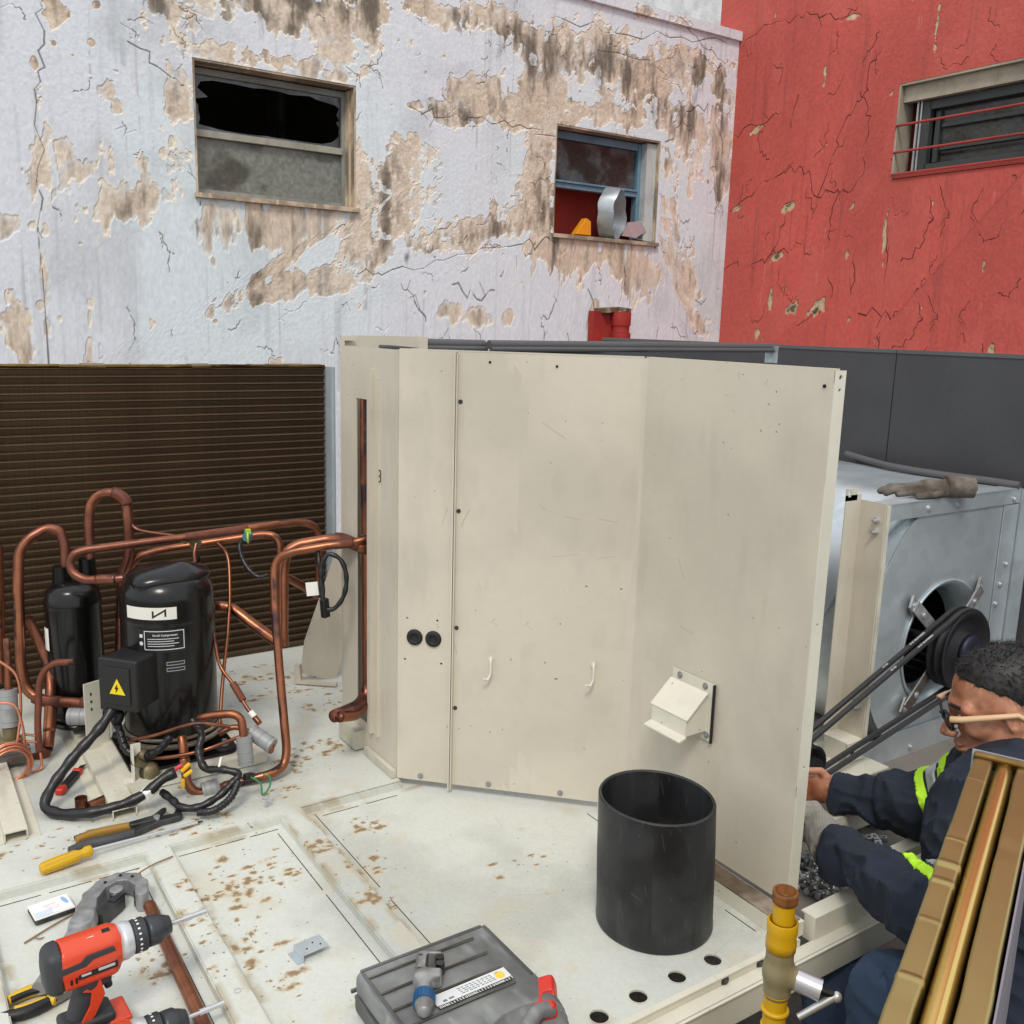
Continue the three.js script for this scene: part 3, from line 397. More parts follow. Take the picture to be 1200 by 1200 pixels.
  mesh('room_sides', [bx(2.4, .02, c - a + .2, 1.44, d + .14, (a + c) / 2), bx(2.4, .02, c - a + .2, 1.44, b - .14, (a + c) / 2), bx(2.4, d - b + .28, .02, 1.44, (b + d) / 2, a - .12), bx(2.4, d - b + .28, .02, 1.44, (b + d) / 2, c + .12)], painted(srgb(170, 168, 160), .9, PB), win);
  for (const y of [2.985, 2.83, 2.7]) mesh('bar', rod([-.0, y, a + .005], [-.0, y, c - .005], .008, .008, 10), painted(srgb(168, 62, 54), .6), win);
}
{ // white wall of the next house behind
  const o = thing('white_wall', 'bright white rendered wall rising behind the parapet of the pale blue wall', 'wall', [7.5, 0, -8.2]);
  mesh('wall_face', bx(9, 6.4, .3, 0, 3.2, 0), new THREE.MeshStandardMaterial({ color: srgb(232, 236, 238), map: clothMap, roughness: .95, bumpMap: groundTex, bumpScale: .03 }), o);
  mesh('coping', bx(9.1, .08, .4, 0, 6.44, 0), M.cream, o);
}
/* ---------- base frame of the air-conditioning unit ---------- */
const DY = .62, FY = .60;
const DX0 = -.75, DZ0 = -3.12, DW = 2.25, DH = 2.25;
const deckMat = (() => {
  const N = 1800, r = rng(21), mud = new Field(N, N, DX0, DZ0, DW, DH), spk = new Field(N, N, DX0, DZ0, DW, DH), scr = new Field(N, N, DX0, DZ0, DW, DH);
  for (const [x, z, R, n] of PRINTS) for (let i = 0; i < n; i++) { const a = r() * 6.28, q = Math.sqrt(r()) * R, l = .003 + r() * r() * .013, d = r(); mud.blob(x + Math.cos(a) * q, z + Math.sin(a) * q, l * (d < .5 ? 1.7 : 1), l * (d < .5 ? .8 : 1.2)); }
  for (let i = 0; i < 1500; i++) spk.blob(DX0 + r() * DW, DZ0 + r() * DH, .0006 + r() * r() * .0016, .0006 + r() * r() * .0016);
  for (let i = 0; i < 260; i++) { const [x, z, R] = PRINTS[i % PRINTS.length], a = r() * 6.28, q = r() * R * 2.2; spk.blob(x + Math.cos(a) * q, z + Math.sin(a) * q, .001 + r() * .0018, .001 + r() * .0018); }
  for (let i = 0; i < 110; i++) { const x = DX0 + r() * DW, z = DZ0 + r() * DH, a = r() * 6.28, l = .02 + r() * .14; scr.line(x, z, x + Math.cos(a) * l, z + Math.sin(a) * l, .0009); }
  const gr = new Field(N, N, DX0, DZ0, DW, DH); for (const [a, b, c, d] of [[-.42, -1.92, .06, -1.05], [.1, -1.92, .398, -1.05], [.445, -1.922, .692, -1.05], [.743, -1.935, 1.36, -1.03]]) for (const [p, q, s, t] of [[a, b, c, b], [a, b, a, d], [c, b, c, d]]) gr.line(p, q, s, t, .014);
  const blot = new Field(N, N, DX0, DZ0, DW, DH); for (let i = 0; i < 46; i++) blot.blob(DX0 + r() * DW, DZ0 + r() * DH, .01 + r() * r() * .06, .008 + r() * r() * .05);
  const mv = (k, u, v) => mud.a[k] > -1 ? mud.a[k] + (fb(u * 240, v * 240, 3, 3) - .5) * 1.7 : -9;
  const map = dataTex(N, N, (i, j) => {
    const u = i / N, v = j / N, k = j * N + i, g = fb(u * 400, v * 400, 4, 2) - .5, b = fb(u * 9, v * 9, 14, 5), s = fb(u * 30, v * 26, 24, 5);
    let d = 1 + g * .05 - .1 * step(.5, .75, b), c = [205 * d, 208 * d, 201 * d];
    const dust = step(.54, .76, s) * .3; c = [mix(c[0], 196, dust), mix(c[1], 184, dust), mix(c[2], 156, dust)];
    const m = mv(k, u, v); if (m > -.35) { const e = step(-.35, .2, m) * .35; c = [mix(c[0], 196, e), mix(c[1], 172, e), mix(c[2], 132, e)]; } if (m > .12) { const e = step(.12, .75, m) * .78; c = [mix(c[0], 130, e), mix(c[1], 102, e), mix(c[2], 70, e)]; }
    const ge = cl01(gr.a[k]) * step(.46, .68, fb(u * 46, v * 46, 44, 4)) * .5; c = [mix(c[0], 150, ge), mix(c[1], 128, ge), mix(c[2], 94, ge)]; if (blot.a[k] > -.6) { const be = step(-.1, .9, blot.a[k] + (fb(u * 60, v * 60, 54, 4) - .5) * 2.4) * .3; c = [mix(c[0], 170, be), mix(c[1], 150, be), mix(c[2], 116, be)]; }
    const p = cl01(spk.a[k] * 2.5) * .8; c = [mix(c[0], 86, p), mix(c[1], 76, p), mix(c[2], 62, p)];
    const q = cl01(scr.a[k] * 1.5) * (s > .48 ? .4 : .12); c = [mix(c[0], 150, q), mix(c[1], 140, q), mix(c[2], 120, q)]; return c;
  }, true, false);
  const bump = dataTex(900, 900, (i, j) => { const u = i / 900, v = j / 900, k = j * 2 * N + i * 2, m = mv(k, u, v); return .4 + .3 * (fb(u * 14, v * 14, 34, 3) - .5) + .25 * step(0, .6, m) + .06 * (hash3(i, j, 9) - .5); }, false, false);
  return new THREE.MeshStandardMaterial({ map, bumpMap: bump, bumpScale: .004, roughness: .6, side: THREE.DoubleSide });
})();
function deckUV(g0) { const g = g0.index ? g0.toNonIndexed() : g0, p = g.attributes.position, uv = new Float32Array(p.count * 2); for (let i = 0; i < p.count; i++) { uv[i * 2] = (p.getX(i) - DX0 + (p.getY(i) - DY) * .7) / DW; uv[i * 2 + 1] = (p.getZ(i) - DZ0 + (p.getY(i) - DY) * .7) / DH; } g.setAttribute('uv', new THREE.BufferAttribute(uv, 2)); return g; }
const slab = (pts, y0, y1, holes = [], bev = 0) => { const g = ext(pts.map(([x, z]) => [x, -z]).reverse(), y1 - y0 - 2 * bev, bev, holes.map(h => h instanceof THREE.Path ? h : h.map(([x, z]) => [x, -z]))); g.rotateX(-Math.PI / 2); g.translate(0, y0 + bev, 0); return g; };
const screwGeo = mg([cy(.0055, .0065, .004, 0, .002, 0, 0, 0, 0, 6), cy(.009, .009, .0015, 0, .0007, 0, 0, 0, 0, 16)]);
function screws(list, parent, mat = M.darkSteel, s = 1) { for (const [p, n] of list) { const m = new THREE.Mesh(screwGeo, mat); m.name = 'screw'; m.position.set(...p); m.quaternion.setFromUnitVectors(V(0, 1, 0), V(...n).normalize()); m.scale.setScalar(s); m.castShadow = m.receiveShadow = true; parent.add(m); } }
{
  const o = thing('air_conditioner_chassis', 'cream painted steel base tray of the dismantled air conditioner, muddy in places', 'base tray');
  const trays = [[-.42, -1.92, .06, -1.05], [.1, -1.92, .398, -1.05], [.445, -1.922, .692, -1.05]];
  const holes = trays.map(([a, b, c, d]) => rect(a, b, c, d));
  const outline = [[-.7, -3.06], [1.95, -3.06], [1.95, -2.3], [1.0, -2.3], [1.0, -1.935], [.743, -1.935], [.743, -1.025], [-.7, -1.025]];
  mesh('deck_plate', deckUV(slab(outline, DY - .003, DY, holes)), deckMat, o, true);
  // tray walls and floors, each tray a pressed pan
  for (const [a, b, c, d] of trays) {
    const pan = mesh('pan_floor', deckUV(slab(rect(a, b, c, d), FY - .003, FY)), deckMat, o, true), t = .0025, h = DY - FY - .003, y = FY + h / 2;
    mesh('pan_rim', deckUV(mg([bx(c - a, h, t, (a + c) / 2, y, b + t / 2), bx(t, h, d - b - 2 * t, a + t / 2, y, (b + d) / 2), bx(t, h, d - b - 2 * t, c - t / 2, y, (b + d) / 2), bx(c - a, h, t, (a + c) / 2, y, d - t / 2)])), deckMat, pan, true);
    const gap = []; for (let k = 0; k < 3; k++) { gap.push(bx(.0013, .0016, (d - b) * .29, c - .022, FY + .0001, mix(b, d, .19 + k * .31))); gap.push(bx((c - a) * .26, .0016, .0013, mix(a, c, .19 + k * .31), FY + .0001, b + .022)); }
    for (const q of gap) mesh('dark_slot_bar', q, M.hole, pan);  // flat black bars stand in for the dark inside narrow gaps
  }
  const f3 = [[.745, -1.933], [.998, -1.933], [.998, -2.3], [1.37, -2.3], [1.37, -1.02], [.745, -1.02]], hl = [[1.186, -1.063], [1.098, -1.063], [1.006, -1.061], [.918, -1.058]];
  const pan3 = mesh('pan_floor', deckUV(slab(f3, FY - .003, FY, hl.map(([x, z]) => circ(x, -z, .0165)))), deckMat, o, true);
  mesh('pan_rim', deckUV(mg([bx(.255, .017, .0025, .873, FY + .0085, -1.932), bx(.0025, .017, .9, .744, FY + .0085, -1.48)])), deckMat, pan3, true);
  for (const q of [bx(.0013, .0016, .34, .772, FY + .0001, -1.75), bx(.0013, .0016, .34, .772, FY + .0001, -1.36), bx(.09, .0016, .0013, .83, FY + .0001, -1.905), bx(.08, .0016, .0013, .935, FY + .0001, -1.905), bx(.0013, .0016, .28, 1.318, FY + .0001, -1.46), bx(.0013, .0016, .08, 1.318, FY + .0001, -1.12)]) mesh('dark_slot_bar', q, M.hole, pan3);  // black bars again, painted in place of shaded gaps
  for (const [x, z] of hl) { const ring = new THREE.RingGeometry(.0162, .0178, 24); ring.rotateX(-Math.PI / 2); ring.translate(x, FY + .0012, z); mesh('hole_rim', ring, M.creamClean, pan3); }
  // front edge
  mesh('front_lip', [bx(2.12, .022, .003, .31, FY - .010, -1.0185), bx(.62, .003, .012, 1.055, FY + .0035, -1.0205)], M.creamClean, o);
  mesh('front_beam', [rb(3.75, .062, .004, .0015, 1.12, FY - .043, -.989), rb(3.75, .004, .034, .0015, 1.12, FY - .014, -1.0), bx(3.75, .004, .03, 1.12, FY - .072, -1.005)], M.creamClean, o);
  screws([[[1.26, FY - .006, -1.0168], [0, 0, 1]], [[1.17, FY - .006, -1.0168], [0, 0, 1]], [[.9, FY - .006, -1.0168], [0, 0, 1]]], o);
  mesh('rear_beam', bx(2.75, .075, .05, .6, FY - .03, -3.04), M.creamClean, o); mesh('side_beam', bx(.05, .07, 1.95, -.66, FY - .03, -2.04), M.creamClean, o);
  for (const [x, z] of [[-.6, -1.1], [-.6, -2.95], [1.1, -2.95], [2.86, -1.08], [2.86, -2.95], [1.3, -1.9]]) mesh('support_leg', [bx(.06, .53, .06, x, .267, z), bx(.14, .008, .14, x, .005, z)], M.darkSteel, o);
  // ridge below the partition, rusty on top
  const rusty = new THREE.MeshStandardMaterial({ color: srgb(200, 186, 168), map: greaseMap, roughness: .85, bumpMap: PA.bump, bumpScale: .002 });
  mesh('partition_rail', [bx(.05, .03, .56, 1.362, FY + .0155, -1.305)], M.creamClean, o); mesh('rail_top', bx(.044, .003, .55, 1.36, FY + .0325, -1.306), rusty, o);
  screws([[[1.345, FY + .016, -1.0235], [0, 0, 1]]], o);
  // right hand bay: sunken dark liner with rails over it
  mesh('bay_floor', bx(1.5, .004, .62, 2.14, .545, -1.3), painted(srgb(126, 120, 116), .8), o);
  mesh('bay_deck', [bx(1.5, .004, 1.45, 2.14, .56, -2.335), bx(.36, .004, .2, 1.98, .6, -1.48)], M.creamClean, o);
  mesh('bay_rail', [bx(1.42, .05, .026, 2.115, .607, -1.026), bx(1.42, .003, .034, 2.115, .6335, -1.03)], M.creamClean, o);
  mesh('bay_rail', [bx(.95, .04, .024, 2.22, .607, -1.088), bx(.95, .003, .03, 2.22, .6285, -1.09)], M.creamClean, o);
  mesh('bay_rail', [bx(.6, .05, .04, 1.95, .605, -1.262)], M.creamClean, o);
  screws([[[1.84, .631, -1.262], [0, 1, 0]]], o);
  // low channels that carry the compressor, open ends towards the yard
  for (const [x, z0, z1, w] of [[.393, -2.6, -2.085, .052], [.178, -2.75, -2.1, .045]]) { const L = z1 - z0; mesh('channel', [bx(w, .0025, L, x, DY + .0225, (z0 + z1) / 2), bx(.0025, .021, L, x - w / 2 + .00125, DY + .0105, (z0 + z1) / 2), bx(.0025, .021, L, x + w / 2 - .00125, DY + .0105, (z0 + z1) / 2), bx(w + .05, .0022, L, x, DY + .0012, (z0 + z1) / 2)], M.cream, o); }
  mesh('mounting_plate', [bx(.34, .005, .3, .585, DY + .0275, -2.34), bx(.34, .022, .003, .585, DY + .0135, -2.191), bx(.003, .09, .022, .437, DY + .07, -2.2), bx(.022, .09, .003, .447, DY + .07, -2.2105)], M.creamClean, o);
  mesh('mounting_bracket', [bx(.06, .2, .003, .405, DY + .1, -2.44, 0, .35, 0), bx(.003, .19, .04, .434, DY + .1, -2.47, 0, .35, 0)], M.creamClean, o);
  for (let k = 0; k < 6; k++) mesh('bracket_hole', cy(.004, .004, .002, .392 + (k % 2) * .024, DY + .17 - (k >> 1) * .02, -2.4345 - (k % 2) * .009, Math.PI / 2, 0, 0, 10), M.hole, o);
}
/* ---------- evaporator casing ---------- */
const CT = 1.66;
{
  const o = thing('unit_casing', 'tall beige sheet metal casing with angled front standing on the base tray', 'cabinet');
  const c = M.creamCase, t = .003;
  // face with the pipe slot, plane x = 1.0
  const F1 = ext([[-2.262, .625], [-1.951, .625], [-1.951, CT], [-2.262, CT]], t, 0, [rect(-2.178, .7, -2.118, 1.535).reverse()]); F1.rotateY(-Math.PI / 2); F1.translate(1.0, 0, 0);
  mesh('slotted_panel', F1, c, o);
  mesh('slot_trim', [bx(.012, .92, .014, .992, 1.15, -2.083), bx(.006, .9, .008, .994, 1.14, -2.052)], c, o);
  mesh('slot_foot', [bx(.03, .05, .1, .985, .65, -2.185), bx(.012, .02, .16, .99, .632, -2.03)], M.cream, o);
  mesh('slot_lining', [bx(.004, .98, .16, 1.15, 1.13, -2.15), bx(.15, .98, .004, 1.076, 1.13, -2.232), bx(.15, .98, .004, 1.076, 1.13, -2.05)], c, o);
  mesh('rear_panel', [bx(.25, 1.04, t, 1.129, 1.165, -2.285), bx(.03, .012, .03, 1.019, CT + .018, -2.275), bx(.003, 1.03, .022, 1.003, 1.165, -2.273)], c, o);
  // angled front: group along the 45 degree face
  const A = [.998, -1.949], B = [1.385, -1.56], L = Math.hypot(B[0] - A[0], B[1] - A[1]), ry = -Math.atan2(B[1] - A[1], B[0] - A[0]);
  const fr = sub('angled_front', o, [A[0], 0, A[1]], [0, ry, 0]);
  const hp = ext(rect(0, .622, .134, CT), t, 0, [circ(.023, 1.033, .0028), circ(.097, 1.033, .0028), circ(.018, .93, .003), circ(.108, .927, .003)]); hp.translate(0, 0, -t);
  mesh('corner_panel', hp, c, fr);
  mesh('seam_flange', [bx(.004, CT - .61, .012, .1325, (CT + .61) / 2, .006), bx(.003, CT - .615, .01, .1375, (CT + .61) / 2, .005)], c, fr);
  screws([.06, .23, .405].map(s => [[s, .634, .001], [0, 0, 1]]), fr, M.castSteel, .75); screws([1.55, 1.3, 1.02, .82].flatMap(y => [[[.1445, y, .001], [0, 0, 1]]]), fr, M.darkSteel, .55);
  mesh('bottom_hem', bx(L - .14, .012, .003, .14 + (L - .14) / 2, .63, -.006), c, fr);
  for (const x of [.042, .088]) mesh('grommet', [T(lathe([[0, .002], [.009, .002], [.0095, .005], [.013, .007], [.0185, .005], [.02, 0]], 24), x, .987, 0, Math.PI / 2)], M.blackRubber, fr);
  for (const [x, y] of [[.229, .94], [.47, .95]]) mesh('hook', [tube([[x, y + .012, 0], [x + .002, y + .012, .012], [x + .002, y - .022, .014], [x - .004, y - .034, .018], [x - .012, y - .03, .026]], .0032, 20, 8), cy(.006, .006, .003, x, y + .012, .002, Math.PI / 2, 0, 0, 12)], M.creamClean, fr);
  // side partition, plane x = 1.39
  const sheet = (() => { // one sheet folded softly at the valley, faintly oil-canned
    const P = [], dir = [(B[0] - A[0]) / L, (B[1] - A[1]) / L], R = .012, c0 = [A[0] + dir[0] * .136, A[1] + dir[1] * .136], be = [B[0] - dir[0] * R, B[1] - dir[1] * R], af = [1.389, B[1] + R], mid = [1.389, B[1] + .004];
    for (let i = 0; i <= 22; i++) P.push([mix(c0[0], be[0], i / 22), mix(c0[1], be[1], i / 22)]); for (let i = 1; i < 9; i++) { const t = i / 9; P.push([(1 - t) ** 2 * be[0] + 2 * t * (1 - t) * mid[0] + t * t * af[0], (1 - t) ** 2 * be[1] + 2 * t * (1 - t) * mid[1] + t * t * af[1]]); } for (let i = 0; i <= 22; i++) P.push([1.389, mix(af[1], -1.071, i / 22)]);
    const ny = 46, pos = [], ix = []; P.forEach(([x, z], i) => { const q = P[Math.min(P.length - 1, i + 1)], p = P[Math.max(0, i - 1)], l = Math.hypot(q[0] - p[0], q[1] - p[1]), nx = -(q[1] - p[1]) / l, nz = (q[0] - p[0]) / l; for (let k = 0; k <= ny; k++) { const y = mix(i > 26 ? .638 : .622, CT, k / ny), e = Math.min(1, (ny - k) / 5, k / 5, i / 4, (P.length - 1 - i) / 4), w = .007 * (n2(i * .11 + 4, y * 3.1) - .5) * e; pos.push(x + nx * w, y, z + nz * w); } });
    for (let i = 0; i < P.length - 1; i++) for (let k = 0; k < ny; k++) { const a = i * (ny + 1) + k, b = a + ny + 1; ix.push(a, b, a + 1, b, b + 1, a + 1); } const g = new THREE.BufferGeometry(); g.setAttribute('position', new THREE.Float32BufferAttribute(pos, 3)); g.setIndex(ix); g.computeVertexNormals(); return g; })();
  mesh('folded_sheet', sheet, c, o);
  for (const [s, y] of [[.21, CT - .02], [.36, CT - .024]]) mesh('screw_hole', cy(.0028, .0028, .002, s, y, .0012, Math.PI / 2, 0, 0, 10), M.hole, fr); mesh('screw_hole', cy(.0032, .0032, .002, 1.3878, CT - .028, -1.09, 0, 0, Math.PI / 2, 10), M.hole, o);
  const fl = ext(rect(0, .638, .028, CT), t, 0, [circ(.014, CT - .012, .0045), circ(.014, CT - .034, .0035), circ(.013, 1.2, .003), circ(.013, .92, .003)]); fl.translate(1.389, 0, -1.072); mesh('edge_flange', fl, M.creamClean, o);
  mesh('top_hem', [bx(.016, .003, .485, 1.3975, CT + .0015, -1.317), bx(L, .003, .014, (A[0] + B[0]) / 2 + .006, CT + .0018, (A[1] + B[1]) / 2 - .006, 0, ry, 0)], c, o);
  mesh('inner_wall', [bx(.9, 1.0, .004, 1.62, 1.15, -2.3)], M.charcoal, o);
  // hand-written black mark
  mesh('marker_scribble', tube([[.9985, 1.37, -2.053], [.9985, 1.372, -2.043], [.9985, 1.362, -2.04], [.9985, 1.358, -2.046], [.9985, 1.354, -2.039], [.9985, 1.346, -2.041], [.9985, 1.344, -2.052]].map(p => [.9968, p[1], p[2]]), .0016, 30, 6), M.hole, o);
}
{ // little rain hood on the side panel
  const o = thing('vent_hood', 'small cream sheet metal hood screwed to the beige side panel', 'hood', [1.388, .95, -1.358]);
  const w = .1, prof = [[0, -.045], [0, .036], [-.012, .036], [-.062, -.008], [-.062, -.05], [-.06, -.05], [-.06, -.01], [-.011, .032], [-.003, .032], [-.003, -.045]];
  mesh('canopy', [T(ext(prof, w, .001), 0, 0, -w / 2), T(ext([[0, -.045], [0, .034], [-.012, .034], [-.06, -.008], [-.06, -.046]], .002), 0, 0, w / 2 - .003), T(ext([[0, -.045], [0, .034], [-.012, .034], [-.06, -.008], [-.06, -.046]], .002), 0, 0, -w / 2 + .001)], M.creamClean, o);
  mesh('roof_lip', bx(.074, .003, w + .01, -.036, .0155, 0, 0, 0, .725), M.creamClean, o);
  mesh('drip_edge', rb(.022, .008, w + .008, .003, -.071, -.05, 0, 0, 0, .3), M.creamClean, o);
  mesh('back_plate', bx(.002, .125, w + .024, -.0012, -.002, .004), M.creamClean, o); mesh('gasket', bx(.005, .127, .004, -.003, -.003, w / 2 + .016), M.blackRubber, o);
  screws([[[-.0025, .05, -.035], [-1, 0, 0]], [[-.0025, .05, .04], [-1, 0, 0]], [[-.0025, -.053, .052], [-1, 0, 0]]], o, M.castSteel, .8);
}
{ // dark lined rear panels of the unit
  const labels = ['long charcoal insulated panel behind the beige casing', 'charcoal insulated panel behind the galvanised blower'], span = [[-3.5, -1.958], [-1.954, -1.0]];
  span.forEach(([a, b], i) => { const o = thing('insulated_panel', labels[i], 'panel', [2.86, 0, 0]); mesh('lining', bx(.03, 1.1, b - a, 0, 1.117, (a + b) / 2), M.charcoal, o); mesh('edge_channel', [bx(.036, .012, b - a, 0, 1.673, (a + b) / 2)], painted(srgb(92, 92, 96), .5, PB), o); });
  const bars = [['first', [1.11, 1.668, -2.3], [1.45, 1.666, -2.31]], ['second', [1.44, 1.667, -2.27], [2.76, 1.672, -2.4]]];
  const lab = ['short dark grey rail lying along the top of the beige casing', 'long dark grey rail bridging from the beige casing to the charcoal panel'];
  bars.forEach(([, a, b], i) => { const o = thing('top_rail', lab[i], 'rail'); mesh('rail_body', [rod(a, b, .013, .013, 8), rod([a[0], a[1] - .012, a[2] + .012], [b[0], b[1] - .012, b[2] + .012], .008, .008, 8)], painted(srgb(82, 82, 86), .5, PB), o); if (i) mesh('end_bracket', [bx(.03, .06, .003, 2.72, 1.645, -2.395), bx(.003, .06, .03, 2.735, 1.645, -2.38)], M.zinc, o); });
}
/* ---------- condenser coil leaning at the back ---------- */
const goldFoil = new THREE.MeshStandardMaterial({ color: srgb(190, 152, 82), map: greaseMap, roughness: .34, metalness: .85, bumpMap: PA.bump, bumpScale: .004, side: THREE.DoubleSide });
{
  const o = thing('condenser_coil', 'large brown finned condenser coil standing behind the compressor', 'coil', [0, DY, -2.985]);
  const x0 = -.35, x1 = 1.25, H = .95, n = 40, p = H / n, sh = new THREE.Shape();
  sh.moveTo(-.004, 0); sh.lineTo(-.002, p * .3); sh.lineTo(0, p * .66); sh.quadraticCurveTo(.008, p * .7, .009, p * .8); sh.quadraticCurveTo(.009, p * .92, .002, p * .97); sh.lineTo(-.02, p * .99); sh.lineTo(-.02, 0);
  const g = new THREE.ExtrudeGeometry(sh, { depth: x1 - x0, bevelEnabled: false, curveSegments: 4 }); g.rotateY(Math.PI / 2); g.scale(1, 1, -1);
  const gi = metreUV(g.index ? g.toNonIndexed() : g); { const ps = gi.attributes.position; for (let i = 0; i < ps.count; i += 3) for (const A of [ps, gi.attributes.uv]) { const s = A.itemSize, b = [...A.array.slice((i + 1) * s, (i + 2) * s)]; for (let k = 0; k < s; k++) { A.array[(i + 1) * s + k] = A.array[(i + 2) * s + k]; A.array[(i + 2) * s + k] = b[k]; } } gi.computeVertexNormals(); }
  const finBump = dataTex(1024, 8, (i, j) => i % 4 < 2 ? 1 : 0, false), finMap = dataTex(512, 64, (i, j) => { const a = fbp(i / 512, j / 64, 8, 3, 4), b = hash3(i, 1, 4); const k = .9 + .16 * (a - .5) + .1 * (b - .5); return [168 * k, 148 * k, 126 * k]; });
  finBump.repeat.set(2, 1);
  const fins = [0, 1, 2].map(k => new THREE.MeshStandardMaterial({ color: srgb(176 - k * 7, 166 - k * 7, 154 - k * 7), map: finMap, bumpMap: finBump, bumpScale: .0006, roughness: .4, metalness: .55 }));
  for (let k = 0; k < n; k++) { const m = new THREE.Mesh(gi, fins[k * 7 % 3]); m.name = 'fin_row'; m.castShadow = m.receiveShadow = true; m.position.set(x0, k * p, (hash3(k, 1, 1) - .5) * .001); o.add(m); }
  mesh('core', bx(x1 - x0, H, .03, (x0 + x1) / 2, H / 2, -.032), plain(srgb(86, 70, 54), .8), o);
  mesh('side_plate', [bx(.024, H + .002, .07, x1 + .013, H / 2, -.02), bx(.003, H, .02, x1 + .026, H / 2, .02)], M.zinc, o);
  const r = rng(4), strip = []; for (let k = 0; k < 26; k++) { const a = x0 + k / 26 * (x1 - x0), w = (x1 - x0) / 26; strip.push(bx(w * 1.002, .006, .052 + r() * .004, a + w / 2, H + .003 + r() * .0012, -.015, (r() - .5) * .16, 0, (r() - .5) * .02)); }
  mesh('foil_edge', strip, goldFoil, o);
}
{ // loose panel leaning between coil and casing
  const o = thing('leaning_sheet', 'narrow cream panel with a cut-out leaning between the coil and the casing', 'panel', [1.085, DY, -2.66]);
  const g = ext([[-.055, 0], [.06, -.02], [.1, .55], [.02, .55], [-.06, .1]], .003, 0, [circ(.045, .37, .026)]); T(g, 0, .02, 0, -.06, -.15, -.2);
  mesh('sheet', g, M.creamCase, o); mesh('foot_bracket', [T(ext([[-.06, 0], [.07, 0], [.07, .008], [-.04, .01], [-.045, .06], [-.06, .06]], .018), -.02, .004, .03, 0, -.7, 0)], M.creamCase, o);
}
/* ---------- compressor, accumulator and pipework ---------- */
function canvasTex(w, h, draw) { const c = document.createElement('canvas'); c.width = w; c.height = h; draw(c.getContext('2d'), w, h); const t = new THREE.CanvasTexture(c); t.colorSpace = THREE.SRGBColorSpace; t.magFilter = THREE.LinearFilter; return t; }
